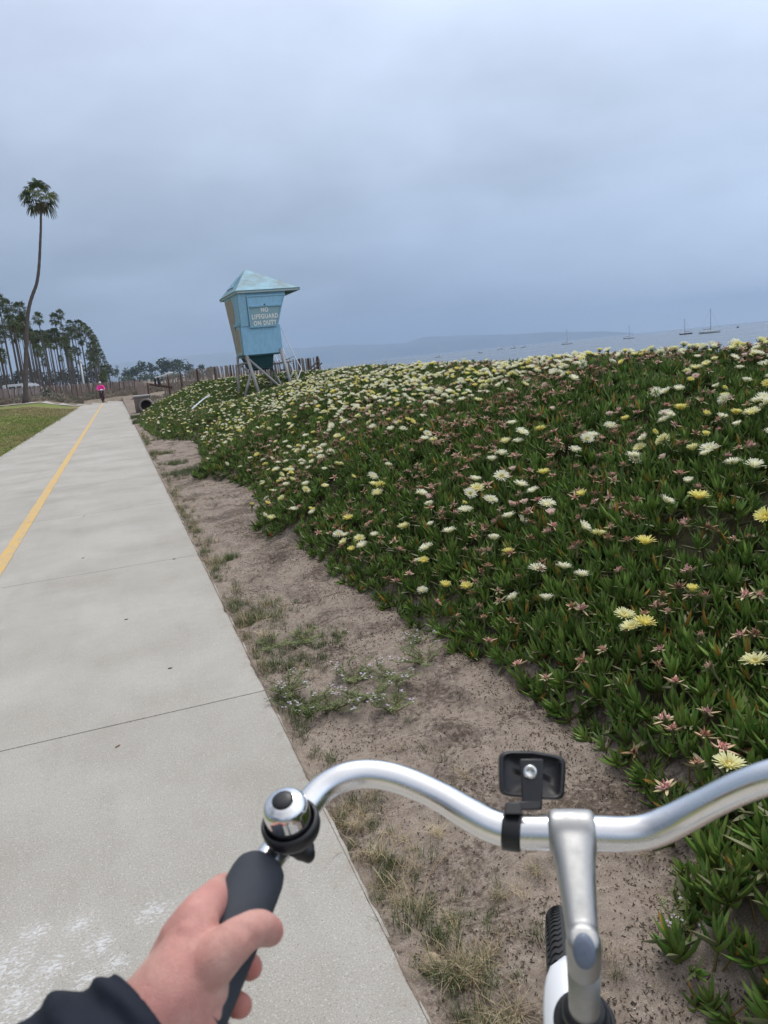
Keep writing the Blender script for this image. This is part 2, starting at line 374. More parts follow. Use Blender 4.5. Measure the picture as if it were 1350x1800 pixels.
def mk_ground():
    m_, t, b = newmat('ground_soil', .95, 0, (.3, .24, .18), .2); p = geo(t)
    s = N(t, 'ShaderNodeSeparateXYZ'); t.links.new(p, s.inputs[0])
    grain = noise(t, 260, 2, .7, p); mid = noise(t, 22, 6, .7, p); big = noise(t, 2.4, 5, .6, p)
    sand = RAMP(t, grain, [(.3, (.185, .15, .12)), (.5, (.315, .258, .21)), (.7, (.43, .36, .30))])
    c = MIXC(t, RAMP(t, mid, [(.42, (0, 0, 0)), (.62, (.8, .8, .8))]), sand, (.215, .17, .135))
    litter = RAMP(t, MA(t, 'ADD', MA(t, 'MULTIPLY', big, .6), MA(t, 'MULTIPLY', noise(t, 45, 4, .8, p), .5)), [(.545, (0, 0, 0)), (.64, (.85, .85, .85))])
    c = MIXC(t, litter, c, (.075, .055, .042))
    a = N(t, 'ShaderNodeAttribute', attribute_name='Col'); sc_ = N(t, 'ShaderNodeSeparateColor'); t.links.new(a.outputs['Color'], sc_.inputs[0])
    # R: soil hidden beneath the ice plant   G: mown lawn   B: dry scrub field
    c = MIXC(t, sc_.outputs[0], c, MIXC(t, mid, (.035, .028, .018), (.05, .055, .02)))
    gp = noise(t, .22, 5, .6, scalev(t, p, (1, .55, 1))); gf = noise(t, 30, 5, .75, p)
    lawn = RAMP(t, gp, [(.33, (.30, .21, .10)), (.43, (.25, .22, .085)), (.5, (.20, .235, .05)), (.64, (.145, .20, .035))])
    lawn = MIXC(t, RAMP(t, gf, [(.4, (0, 0, 0)), (.7, (.6, .6, .6))]), lawn, (.09, .085, .035))
    c = MIXC(t, sc_.outputs[1], c, lawn)
    fld = RAMP(t, noise(t, .35, 6, .7, p), [(.35, (.20, .155, .115)), (.5, (.27, .215, .165)), (.65, (.11, .11, .07))])
    c = MIXC(t, sc_.outputs[2], c, fld)
    t.links.new(c, b.inputs['Base Color'])
    bump(t, b, MA(t, 'ADD', MA(t, 'MULTIPLY', grain, .25), mid), .55, .012)
    return m_
M['ground'] = mk_ground()
M['leaf'] = colmat('ice_plant_leaf', .5, .35, .28, .3)
M['petal'] = colmat('petal', .7, .04, .3, .05, transl=.38)
M['faded'] = colmat('faded_petal', .75, .15, .3, .2)
M['grass'] = colmat('grass_blade', .6, .3, .4, .25)
M['bark'] = simple('palm_bark', (.115, .097, .085), .95, 0, .4, 3, .2, .5)
M['palm'] = colmat('palm_frond', .65, .25, .15, .25)
M['tree'] = colmat('tree_leaf', .65, .3, .3, .2)

# ------------------------------------------------------------------ ground sheet
def lines(a, segs):
    L = [a]
    for (to, st) in segs:
        n = max(1, int(round((to-L[-1])/st))); L += list(np.linspace(L[-1], to, n+1)[1:])
    return np.array(L)
xs = lines(-9000, [(-2000, 1000), (-600, 175), (-150, 30), (-40, 5), (-10, 1.2), (-3.2, .35), (-2.9, .05), (.42, .83), (.5, .02), (1.9, .016), (3, .05), (9, .15), (30, .8), (160, 8), (1000, 70), (2200, 300)])
ys = lines(-60, [(-4, 7), (.6, .3), (4.2, .016), (8, .035), (14, .08), (46, .3), (110, 1.2), (300, 8), (1000, 35), (4000, 300), (9500, 1100)])
X, Y = np.meshgrid(xs, ys); Z = height(X, Y)
nx, ny = len(xs), len(ys)
V = np.stack([X.ravel(), Y.ravel(), Z.ravel()], 1)
i0 = (np.arange(ny-1)[:, None]*nx+np.arange(nx-1)[None]).ravel()
Fq = np.stack([i0, i0+1, i0+nx+1, i0+nx], 1)
me = bpy.data.meshes.new('ground'); me.vertices.add(len(V)); me.vertices.foreach_set('co', V.ravel())
me.loops.add(len(Fq)*4); me.loops.foreach_set('vertex_index', Fq.ravel().astype(np.int32))
me.polygons.add(len(Fq)); me.polygons.foreach_set('loop_start', np.arange(0, len(Fq)*4, 4, dtype=np.int32)); me.polygons.foreach_set('loop_total', np.full(len(Fq), 4, np.int32))
me.polygons.foreach_set('use_smooth', np.ones(len(Fq), bool)); me.update(calc_edges=True); me.validate()
cc = np.zeros((len(V), 4), np.float32); cc[:, 3] = 1
x_, y_ = V[:, 0], V[:, 1]
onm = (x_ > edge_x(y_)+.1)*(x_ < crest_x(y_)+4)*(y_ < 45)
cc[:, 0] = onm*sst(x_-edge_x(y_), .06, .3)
fld = np.maximum(sst(y_, 71, 74), 0)*(x_ < 12); fld = np.maximum(fld, (x_ < -3)*sst(y_, 76, 84))
cc[:, 1] = (x_ < PATH_L)*(1-sst(y_+.28*x_, 66, 69))
cc[:, 2] = np.clip(np.maximum(fld, (x_ < PATH_L)*sst(y_+.28*x_, 66, 69)), 0, 1)*(1-cc[:, 1])
a = me.attributes.new('Col', 'FLOAT_COLOR', 'POINT'); a.data.foreach_set('color', cc.ravel())
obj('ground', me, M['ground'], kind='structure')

# sea
def mk_sea():
    m_, t, b = newmat('sea_water', .12, 0, (.035, .055, .07), .5); p = geo(t)
    w1 = noise(t, .5, 6, .62, scalev(t, p, (.5, 1.4, 1))); w2 = noise(t, .035, 4, .6, scalev(t, p, (.35, 1.6, 1)))
    t.links.new(RAMP(t, w2, [(.3, (.03, .05, .07)), (.7, (.06, .085, .105))]), b.inputs['Base Color'])
    t.links.new(RAMP(t, w2, [(.3, (.16, .16, .16)), (.7, (.30, .30, .30))]), b.inputs['Roughness'])
    bump(t, b, MA(t, 'ADD', w1, MA(t, 'MULTIPLY', w2, 1.5)), .6, .35); return m_
sx = lines(15, [(60, 5), (300, 20), (1500, 100), (9900, 800)]); sy = lines(-60, [(100, 10), (400, 20), (1500, 100), (9800, 700)])
SXg, SYg = np.meshgrid(sx, sy); n_ = len(sx)
i0 = (np.arange(len(sy)-1)[:, None]*n_+np.arange(n_-1)[None]).ravel()
obj('sea', mesh('sea', np.stack([SXg.ravel(), SYg.ravel(), np.full(SXg.size, SEA_Z)], 1), np.stack([i0, i0+1, i0+n_+1, i0+n_], 1)), mk_sea(), kind='structure')

# hazy hills across the water: a ridge with its own width
def mk_hill():
    m_, t, b = newmat('hill_scrub', .95, 0, (.06, .08, .05), .1)
    t.links.new(RAMP(t, noise(t, .004, 6, .6, geo(t)), [(.35, (.12, .14, .13)), (.65, (.20, .21, .18))]), b.inputs['Base Color']); return m_
M['hill'] = mk_hill()
def ridge(name, prof, dist, depth, seed, kind='structure'):
    pxs = np.arange(prof[0][0], prof[-1][0]+.1, 5.0); Vv = []
    hp = np.interp(pxs, [p[0] for p in prof], [p[1] for p in prof])
    rows = 7
    for px, h in zip(pxs, hp):
        d = ray(px, 563+.098*(1350-px)); d = d/np.hypot(d[0], d[1])
        for k in range(rows):
            f = k/(rows-1); D = dist+depth*(f-.5)*1.0
            prof_k = math.sin(PI*min(1, f*1.0))**.8
            hh = h*dist/FPX*prof_k*(1+.16*float(fbm(np.array([px*.03]), np.array([k*.9+seed]), 4, seed)))
            Vv.append((d[0]*D, d[1]*D, SEA_Z-1+max(0, hh)))
    n = len(pxs); Ff = [(i*rows+k, (i+1)*rows+k, (i+1)*rows+k+1, i*rows+k+1) for i in range(n-1) for k in range(rows-1)]
    return obj(name, mesh(name, Vv, Ff, [M['hill']], smooth=True), kind=kind)
ridge('hills', [(-260, 20), (100, 30), (300, 36), (480, 34), (560, 31), (640, 27), (715, 22), (745, 29), (790, 28), (830, 25), (900, 19), (960, 17), (1010, 13), (1060, 9), (1090, 5), (1118, .5)], 9200, 1100, 3)

# ------------------------------------------------------------------ concrete path, slab by slab
path = empty('path', kind='structure')
joints = [-1.0+0, 0.2, 3.36]
y = 3.36; joints = [0.22-3.1, 0.22, 3.36]
while y < 66: y += 3.08+.05*math.sin(y*3); joints.append(y)
for i in range(len(joints)-1):
    y0, y1 = joints[i]+.004, joints[i+1]-.004
    near = y0 < 12
    st = .02 if near else .3
    yy = np.linspace(y0, y1, max(3, int((y1-y0)/st)))
    sk = .0
    chip = np.abs(fbm(yy*6, yy*0+i, 4, 31))*.06+np.maximum(0, fbm(yy*2.3, yy*0+i*3, 3, 37)-.12)*.10 + .012*fbm(yy*1.3, yy*0, 2, 33)
    jag = lambda s_: .004*fbm(np.linspace(0, 30, 40), np.full(40, s_), 3, 35)
    bm = bmesh.new()
    xr = PATH_R-.004+chip*-1*.6
    cols = [(np.full(len(yy), PATH_L), -.09), (np.full(len(yy), PATH_L), 0.0)]
    def row(xv, zv): return [bm.verts.new((float(a_), float(b_), float(z_))) for a_, b_, z_ in zip(xv, yy, zv)]
    one = np.ones(len(yy))
    R = [row(one*PATH_L, one*-.09), row(one*PATH_L, one*-.006), row(one*(PATH_L+.01), one*0), row(one*-1.2, one*0), row(xr-.012, one*0), row(xr-.003, -.005*one-.004*np.abs(fbm(yy*20, one, 2, 7))), row(xr+.001, one*-.018), row(xr+.002, one*-.09)]
    for a_, b_ in zip(R[:-1], R[1:]):
        for k in range(len(yy)-1): bm.faces.new((a_[k], b_[k], b_[k+1], a_[k+1]))
    for e_ in (0, -1):
        vs = [r_[e_] for r_ in R]; bm.faces.new(vs if e_ == 0 else vs[::-1])
    bmesh.ops.recalc_face_normals(bm, faces=bm.faces)
    me = bpy.data.meshes.new('slab'); bm.to_mesh(me); bm.free()
    o = obj('slab', me, M['concrete'], path)
# painted centre line: a thin film cut at each joint
for i in range(len(joints)-1):
    y0, y1 = joints[i]+.006, joints[i+1]-.006
    n = 40 if y0 < 14 else 8; b_ = MB(); yy = np.linspace(y0, y1, n)
    l = -1.255+.006*fbm(yy*7, yy*0, 3, 41)*2; r = -1.140+.006*fbm(yy*7, yy*0+5, 3, 42)*2
    P_ = [(l[k], yy[k], .004) for k in range(n)]+[(r[k], yy[k], .004) for k in range(n)]
    b_.add(P_, [(k, n+k, n+k+1, k+1) for k in range(n-1)])
    b_.build('painted_line', M['yellow'], path)
# the cross path beyond the rider
b_ = MB(); xs2 = np.linspace(-34, 3.0, 30); c0 = 70.3+.0*xs2
z2 = [max(H1(x, 72)+.03, .01) if x < PATH_L else .01 for x in xs2]
b_.add([(x, 68.4-.04*abs(x) if x < PATH_L or x > PATH_R else joints[-1]+.01, z) for x, z in zip(xs2, z2)]+[(x, 74.5+.05*x, z) for x, z in zip(xs2, z2)], [(k, k+1, 31+k-1+0, 30+k) for k in range(29)])
b_.build('cross_path', M['concrete'], path)

# ------------------------------------------------------------------ instancing by geometry nodes (uncountable cover only)
def scatter(name, pts, rot, scl, idx, variants, parent=None, **kw):
    coll = bpy.data.collections.new(name+'_kinds')
    for k, me in enumerate(variants):
        coll.objects.link(bpy.data.objects.new('%s_kind_%02d' % (name, k), me))
    me = bpy.data.meshes.new(name); pts = np.asarray(pts, np.float32); me.vertices.add(len(pts)); me.vertices.foreach_set('co', pts.ravel())
    a = me.attributes.new('rot', 'FLOAT_VECTOR', 'POINT'); a.data.foreach_set('vector', np.asarray(rot, np.float32).ravel())
    a = me.attributes.new('scl', 'FLOAT', 'POINT'); a.data.foreach_set('value', np.asarray(scl, np.float32))
    a = me.attributes.new('idx', 'INT', 'POINT'); a.data.foreach_set('value', np.asarray(idx, np.int32))
    g = bpy.data.node_groups.new(name, 'GeometryNodeTree')
    g.interface.new_socket('Geometry', in_out='INPUT', socket_type='NodeSocketGeometry'); g.interface.new_socket('Geometry', in_out='OUTPUT', socket_type='NodeSocketGeometry')
    gi = N(g, 'NodeGroupInput'); go = N(g, 'NodeGroupOutput'); iop = N(g, 'GeometryNodeInstanceOnPoints'); ci = N(g, 'GeometryNodeCollectionInfo')
    ci.inputs['Collection'].default_value = coll; ci.inputs['Separate Children'].default_value = True; ci.inputs['Reset Children'].default_value = True
    iop.inputs['Pick Instance'].default_value = True
    def att(nm, ty):
        n = N(g, 'GeometryNodeInputNamedAttribute', data_type=ty); n.inputs['Name'].default_value = nm; return n.outputs[0]
    L = g.links.new
    L(gi.outputs[0], iop.inputs['Points']); L(ci.outputs[0], iop.inputs['Instance']); L(att('idx', 'INT'), iop.inputs['Instance Index'])
    e2r = N(g, 'FunctionNodeEulerToRotation'); L(att('rot', 'FLOAT_VECTOR'), e2r.inputs[0]); L(e2r.outputs[0], iop.inputs['Rotation'])
    L(att('scl', 'FLOAT'), iop.inputs['Scale']); L(iop.outputs[0], go.inputs[0])
    o = obj(name, me, None, parent, **kw)
    md = o.modifiers.new('scatter', 'NODES'); md.node_group = g
    return o

# ------------------------------------------------------------------ ice plant
def leafV(rg, mb, base, az, inc0, inc1, L, wd, cb_, ct, tip):
    """one fleshy three-sided leaf, curving upward"""
    p = np.array(base, float); k = 4; rad = np.array([math.cos(az), math.sin(az), 0]); side = np.array([-math.sin(az), math.cos(az), 0])
    V = []; C = []; ww = [.8, 1.0, .95, .6]
    for i in range(k+1):
        f = i/k; inc = inc0+(inc1-inc0)*f
        d = rad*math.sin(inc)+np.array([0, 0, math.cos(inc)])
        nrm = rad*math.cos(inc)-np.array([0, 0, math.sin(inc)])
        if i < k:
            w = wd*ww[i]
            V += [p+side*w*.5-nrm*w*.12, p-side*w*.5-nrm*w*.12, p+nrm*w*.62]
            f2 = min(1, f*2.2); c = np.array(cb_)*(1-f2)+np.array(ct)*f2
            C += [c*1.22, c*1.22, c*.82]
        else: V.append(p); C.append(np.array(tip))
        p = p+d*L/k
    F = []
    for i in range(k-1):
        a = i*3
        F += [(a, a+1, a+4, a+3), (a+1, a+2, a+5, a+4), (a+2, a, a+3, a+5)]
    a = (k-1)*3; F += [(a, a+1, a+3), (a+1, a+2, a+3), (a+2, a, a+3)]
    mb.add(V, F, C)
def shoot(seed, spread=1.0, n=11, lean=0.0, dry=0.0):
    rg = np.random.default_rng(seed); mb = MB(); stem = np.zeros(3); ax = np.array([lean, 0, 1.0]); ax /= np.linalg.norm(ax)
    off = rg.random()*6
    for i in range(n):
        f = i/(n-1); az = off+i*PI/2*1.0+rg.normal()*.28+(i//4)*.6
        inc0 = (1.15-.95*f)*spread+rg.normal()*.12; inc1 = (.55-.5*f)*spread+rg.normal()*.18
        g = rg.random(); ct = np.array([.062, .142, .026])*(1-g)+np.array([.165, .245, .05])*g
        cb_ = np.array([.15, .19, .035])*.8; tip = np.array([.16, .13, .05])
        if rg.random() < .008+dry: ct = np.array([.26, .06, .035]) if rg.random() < .6 else np.array([.34, .19, .04]); cb_ = ct
        elif rg.random() < .16: ct = np.array([.16, .17, .085])*rg.uniform(.7, 1.1); inc0 = 1.25; inc1 = 1.35; cb_ = ct*.8
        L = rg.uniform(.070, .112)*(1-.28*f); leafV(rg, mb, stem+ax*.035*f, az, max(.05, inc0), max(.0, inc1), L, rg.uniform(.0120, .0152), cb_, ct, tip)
    mb.tube([stem-ax*.09, stem+ax*.03], .0035, 5, False, [(.16, .09, .04), (.12, .14, .04)])
    return mb.me('shoot', [M['leaf']])
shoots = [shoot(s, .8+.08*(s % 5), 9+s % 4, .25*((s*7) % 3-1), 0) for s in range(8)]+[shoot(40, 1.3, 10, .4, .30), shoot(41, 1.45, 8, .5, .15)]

def fcol(a, b, f): return np.array(a)*(1-f)+np.array(b)*f
def open_flower(seed, tipc, basec, cup=.5, R=.045):
    rg = np.random.default_rng(seed); mb = MB()
    # calyx
    mb.mi = 1; mb.lathe((0, 0, -.035), (0, 0, 1), [(.003, -.05), (.005, 0), (.011, .018), (.013, .03)], 7)
    mb.C[-28:] = [(.075, .12, .03)]*28
    for k in range(5):
        az = k*2*PI/5+rg.random()*.4; leafV(rg, mb, (.009*math.cos(az), .009*math.sin(az), -.012), az, 1.1, .7, .026+.012*rg.random(), .007, (.09, .14, .035), (.07, .12, .03), (.2, .1, .06))
    mb.mi = 0
    for row, (n, inc, Lf) in enumerate(((22, cup+.40, 1.0), (22, cup+.18, .96), (16, cup-.05, .84))):
        for k in range(n):
            az = (k+.5*row+rg.normal()*.2)*2*PI/n; i0 = max(.08, inc+rg.normal()*.09); L = R*Lf*rg.uniform(.86, 1.08); w = .0066
            rad = np.array([math.cos(az), math.sin(az), 0]); sd = np.array([-math.sin(az), math.cos(az), 0]); p = rad*.007+np.array([0, 0, -.004]); V = []; C = []
            for j, (f, ww) in enumerate(((0, .55), (.55, 1.0), (.93, .8), (1.0, .25))):
                ii = i0*(.75+.45*f); q = p+(rad*math.sin(ii)+np.array([0, 0, 1])*math.cos(ii))*L*f
                V += [q+sd*w*ww*.5, q-sd*w*ww*.5]; c = fcol(basec, tipc, min(1, f*1.5)); C += [c, c]
            mb.add(V, [(0, 1, 3, 2), (2, 3, 5, 4), (4, 5, 7, 6)], C)
    for k in range(26):   # stamens
        az = rg.random()*6.28; r = .004+.006*rg.random(); i0 = .35*rg.random(); p = np.array([r*math.cos(az), r*math.sin(az), 0]); t_ = p+np.array([math.cos(az)*.006*i0*3, math.sin(az)*.006*i0*3, .011])
        sd = np.array([-math.sin(az), math.cos(az), 0])*.0009; mb.add([p+sd, p-sd, t_-sd, t_+sd], [(0, 1, 2, 3)], (.74, .60, .20))
    return mb.me('flower', [M['petal'], M['leaf']])
WH = ((.93, .92, .76), (.90, .87, .50)); YE = ((.92, .86, .34), (.88, .73, .15)); PK = ((.90, .72, .66), (.82, .72, .50)); CR_ = ((.93, .91, .56), (.90, .82, .30))
flowers = [open_flower(1, *WH, .62), open_flower(2, *WH, .40), open_flower(3, *YE, .48), open_flower(4, *YE, .30, .036), open_flower(5, *CR_, .60, .045), open_flower(6, *PK, .18, .032), open_flower(7, *WH, .35, .036), open_flower(8, *CR_, .35), open_flower(9, *YE, .1, .026)]
FW = [.27, .18, .08, .06, .13, .09, .11, .05, .03]
def faded(seed, c1, c2, sep):
    rg = np.random.default_rng(seed); mb = MB(); mb.mi = 0
    mb.lathe((0, 0, -.03), (0, 0, 1), [(.003, -.03), (.005, .0), (.0105, .018), (.009, .028)], 7); mb.C[-28:] = [(.10, .11, .04)]*28
    n = 4+seed % 2
    for k in range(n):
        az = k*2*PI/n+rg.normal()*.25; L = rg.uniform(.022, .042); c = fcol(sep, (.09, .13, .04), rg.random()*.7)
        leafV(rg, mb, (.008*math.cos(az), .008*math.sin(az), -.006), az, 1.35+rg.normal()*.15, 1.25+rg.normal()*.3, L, .0085, c, c, (.28, .13, .09))
    for k in range(34):   # crumpled spent petals
        az = rg.random()*6.28; i0 = rg.uniform(0, 1.3); L = rg.uniform(.008, .019); rad = np.array([math.cos(az), math.sin(az), 0]); d = rad*math.sin(i0)+np.array([0, 0, 1])*math.cos(i0)
        sd = np.cross(d, rg.normal(size=3)); sd /= np.linalg.norm(sd)+1e-6; p = rad*.005*rg.random()-np.array([0, 0, .003]); w = .0022
        md_ = p+d*L*.6; en = p+d*L*.85+rg.normal(size=3)*.005; c = fcol(c1, c2, rg.random())
        mb.add([p-sd*w, p+sd*w, md_+sd*w*1.2, md_-sd*w*1.2, en+sd*w*.5, en-sd*w*.5], [(0, 1, 2, 3), (3, 2, 4, 5)], c)
    return mb.me('faded_flower', [M['faded']])
fadeds = [faded(1, (.68, .30, .27), (.80, .50, .42), (.56, .38, .26)), faded(2, (.42, .19, .12), (.62, .36, .26), (.48, .33, .20)), faded(3, (.72, .36, .36), (.80, .56, .48), (.54, .42, .26)), faded(4, (.26, .12, .07), (.40, .24, .16), (.30, .17, .10)), faded(5, (.68, .38, .30), (.74, .52, .40), (.32, .32, .16))]

ice = empty('ice_plant', (3, 8, 0), label='flowering ice plant mat with fleshy green leaves covering the dune beside the path', cat='ice plant', kind='thing')
THK = .075
def surf(x, y):
    e = edge_x(y); return height(x, y)+THK*sst(x-e, -.02, .16)
P_, Rr, S_, I_ = [], [], [], []
def fill(y0, y1, spacing, scale, xmax_off, zj):
    n = 0
    xs_ = np.arange(.4, 11, spacing); ys_ = np.arange(y0, y1, spacing)
    gx, gy = np.meshgrid(xs_, ys_); gx = gx.ravel()+rng.uniform(-.5, .5, gx.size)*spacing; gy = gy.ravel()+rng.uniform(-.5, .5, gy.size)*spacing
    e = edge_x(gy)+.05*fbm(gx*7, gy*7, 3, 51)*2; k = (gx > e-.02) & (gx < crest_x(gy)+xmax_off)
    # only what the camera could see, with margin to the sides
    az = np.arctan2(gx, gy)-YAW; k &= ((az < R_(50)) | (rng.random(gx.size) < .6)) & (np.hypot(gx, gy) > 1.0)
    gap = fbm(gx*1.9, gy*1.9, 3, 55) < -.20; k &= ~gap | (rng.random(gx.size) < .38)
    gx, gy, e = gx[k], gy[k], e[k]; d = gx-e
    z = surf(gx, gy)-rng.random(gx.size)*zj*np.clip(d*6, .1, 1)
    yaw = rng.uniform(0, 6.28, gx.size); tilt = np.abs(rng.normal(0, .30, gx.size)); ta = rng.uniform(0, 6.28, gx.size)
    edge = np.clip(1-d/.14, 0, 1)
    # euler: lean outward (toward -x) at the border
    rx = tilt*np.cos(ta); ry = tilt*np.sin(ta)-edge*rng.uniform(.3, 1.1, gx.size)
    for a_, b_ in ((P_, np.stack([gx, gy, z], 1)), (Rr, np.stack([rx, ry, yaw], 1)), (S_, scale*rng.uniform(.68, 1.25, gx.size)*(1+.35*fbm(gx*2.2, gy*2.2, 2, 57))*(1-.15*edge))): a_.append(b_)
    I_.append(np.where(rng.random(gx.size) < .035, rng.integers(8, 10, gx.size), rng.integers(0, 8, gx.size)))
fill(-1.0, 3.6, .047, 1.0, 1.6, .06)
fill(-4.0, -1.0, .075, 1.25, 1.6, .06)
fill(3.6, 8, .057, 1.05, 1.6, .06)
fill(8, 16, .078, 1.2, 1.4, .07)
fill(16, 44.5, .12, 1.45, .9, .09)
P_, Rr, S_, I_ = map(np.concatenate, (P_, Rr, S_, I_))
print('shoots', len(P_))
scatter('foliage', P_, Rr, S_, I_, shoots, ice, kind='stuff')

# flowers: 300 nearest open and 300 nearest faded ones are single objects, the others one mass each
notable = [(1052, 940, 4), (1134, 955, 2), (991, 998, 0), (944, 1001, 0), (1024, 1012, 0), (1098, 1083, 4), (1110, 1104, 4), (1133, 1097, 2), (1328, 1165, 4), (1282, 1346, 4), (820, 1033, 3), (783, 1030, 3),
           (1289, 815, 0), (1247, 790, 0), (1113, 803, 0), (1023, 870, 3), (956, 832, 2), (838, 860, 4), (862, 880, 0), (790, 935, 0), (710, 928, 7), (750, 964, 0), (962, 888, 0), (915, 853, 0), (1228, 875, 2), (899, 888, 5), (969, 903, 5),
           (1073, 750, 0), (1040, 767, 0), (1010, 793, 1), (865, 809, 1), (882, 799, 1), (900, 745, 0), (951, 756, 2), (1294, 727, 3), (1343, 716, 0), (1197, 719, 2), (612, 912, 2), (548, 897, 2), (516, 896, 0), (478, 912, 7), (443, 887, 8), (1217, 1037, 8), (740, 869, 0), (656, 853, 7), (1326, 820, 1), (961, 1054, 6)]
notable_f = [(1243, 1250), (1168, 1262), (1183, 1278), (1240, 1291), (1271, 1312), (1226, 1340), (1247, 1170), (1187, 1195), (910, 1165), (860, 1125), (960, 1190), (1113, 1320), (1170, 1382), (1228, 855), (1095, 885), (1245, 925), (1240, 1045), (1310, 1045), (1335, 1045), (1005, 1065), (878, 1055), (912, 1013), (1193, 1030), (1159, 1140), (1300, 1115), (1232, 1115), (900, 1090), (1060, 1140), (1090, 1000), (1195, 830), (1103, 948), (1280, 800), (1155, 1062)]
FO, FA = [], []
def rot_for(a=.3): return (rng.normal()*a, rng.normal()*a, rng.uniform(0, 6.28))
for (px, py, k) in notable:
    p = hit(px, py, THK+.098)
    if p is not None: FO.append((p[0], p[1], p[2], k, rng.uniform(.92, 1.08), (rng.normal()*.12+.12, rng.normal()*.12-.1, rng.uniform(0, 6))))
for (px, py) in notable_f:
    p = hit(px, py, THK+.078)
    if p is not None: FA.append((p[0], p[1], p[2], int(rng.integers(0, 5)), rng.uniform(.95, 1.2), rot_for(.25)))
no, nf = len(FO), len(FA)
def cand(n):
    yv = rng.uniform(-2, 44, n); xv = rng.uniform(.6, 9, n); e = edge_x(yv); c = crest_x(yv)
    k = (xv > e+.06) & (xv < c+1.2); return xv[k], yv[k], e[k], c[k]
AREA = 46*8.4
def sample(dens_fn, nmax):
    xv, yv, e, c = cand(int(nmax*AREA)); k = rng.random(len(xv)) < dens_fn(xv, yv, e, c)/nmax; return xv[k], yv[k]
def d_open(x, y, e, c):
    t = (x-e)/(c-e); cl_ = sst(fbm(x*.8, y*.8, 3, 61), -.22, .22)
    base_ = np.interp(np.hypot(x, y), [2.5, 3.5, 4.5, 7, 11, 20, 40], [0.0, 2.0, 17.0, 34, 27, 13, 8])
    return base_*(.12+1.75*cl_)*(.45+.95*sst(t, .1, .8))
def d_fade(x, y, e, c):
    cl_ = sst(fbm(x*1.1+9, y*1.1, 3, 63), -.2, .25); base_ = np.interp(np.hypot(x, y), [2, 3, 5, 9, 15, 30, 42], [10, 30, 54, 42, 20, 7, 3]); return base_*(.25+1.4*cl_)
xo, yo = sample(d_open, 90); xf, yf = sample(d_fade, 100)
for x, y in zip(xo, yo):
    FO.append((x, y, float(surf(x, y))+.108+rng.normal()*.016, int(rng.choice(9, p=FW)), rng.uniform(.74, 1.06)*(1+.12*sst(y, 12, 30)), rot_for(.34)))
for x, y in zip(xf, yf): FA.append((x, y, float(surf(x, y))+.090+rng.normal()*.014, int(rng.integers(0, 5)), rng.uniform(.85, 1.2), rot_for(.35)))
print('open', len(FO), 'faded', len(FA))
def in_view(f):
    v = np.array(f[:3])-CO; dz = v@CF; px = 675+FPX*(v@CR)/dz; py = 900-FPX*(v@CU)/dz
    return dz > 0 and -20 < px < 1370 and py < 1820
def place(L, meshes, name, mass, keep):
    L = sorted(L, key=lambda f: (0 if in_view(f) else 1, (f[0]**2+f[1]**2)))
    for f in L[:300]:
        o = obj(name, meshes[f[3]], None, ice); o.location = f[:3]; o.rotation_euler = f[5]; o.scale = (f[4],)*3
    rest = L[300:]
    scatter(mass, [f[:3] for f in rest], [f[5] for f in rest], [f[4] for f in rest], [f[3] for f in rest], meshes, ice, kind='stuff')
place(FO, flowers, 'flower', 'flowers', no)
place(FA, fadeds, 'faded_flower', 'faded_flowers', nf)
#PART2
# ------------------------------------------------------------------ scrub field, distant land cover
def blades(name, n, h, w, colA, colB, seed, spread=.03, bend=.5, mat='grass', heads=0):
    rg = np.random.default_rng(seed); mb = MB()
    for k in range(n):
        az = rg.random()*6.28; p = np.array([rg.normal()*spread, rg.normal()*spread, -.004]); rad = np.array([math.cos(az), math.sin(az), 0]); sd = np.array([-math.sin(az), math.cos(az), 0])
        hh = h*rg.uniform(.5, 1.15); b = bend*rg.uniform(.4, 1.4); V = []; c = fcol(colA, colB, rg.random())
        for f, ww in ((0, 1), (.4, .9), (.75, .6), (1, .08)):
            q = p+np.array([0, 0, 1])*hh*(f-.35*b*f*f)+rad*hh*b*f*f; V += [q+sd*w*ww*.5, q-sd*w*ww*.5]
        mb.add(V, [(0, 1, 3, 2), (2, 3, 5, 4), (4, 5, 7, 6)], c)
        if rg.random() < heads:
            e = V[-1]; 
            for j in range(6):
                o_ = e+np.array([0, 0, -.004*j]); dd = (rad*.4+sd*(1 if j % 2 else -1)*.8+np.array([0, 0, .8])); mb.add([o_, o_+sd*.0016, o_+dd*.007], [(0, 1, 2)], (.42, .34, .2))
    return mb.me(name, [M[mat]])
GR = (.07, .115, .035); GR2 = (.13, .15, .05); ST = (.38, .29, .16); ST2 = (.50, .41, .25); BR = (.17, .12, .07)
tuft_g = [blades('tuft', 26, .075, .0022, GR, GR2, 70+k, .022, .6) for k in range(3)]
tuft_s = [blades('tuft', 24, .085, .0020, ST, ST2, 80+k, .02, .9, heads=.5) for k in range(3)]
tuft_m = [blades('tuft', 18, .05, .0020, BR, ST, 90+k, .03, 1.2) for k in range(2)]
# fine grass and weeds along the path edge
pts, rot, scl, idx = [], [], [], []
def addpt(x, y, s, k, dz=0): pts.append((x, y, H1(x, y)+dz)); rot.append((rng.normal()*.15, rng.normal()*.15, rng.uniform(0, 6.28))); scl.append(s); idx.append(k)
for k in range(1500):
    y = .8+rng.random()**1.5*22; y = float(y)
    clump = float(fbm(np.array([y*1.1]), np.array([3.3]), 3, 71)[0])
    if rng.random() > .38+1.5*clump: continue
    x = PATH_R+.012+abs(rng.normal())*.07; g = rng.random(); addpt(x, y, rng.uniform(.5, 1.15), int(rng.integers(0, 3)) if g < .62 else int(rng.integers(3, 8)))
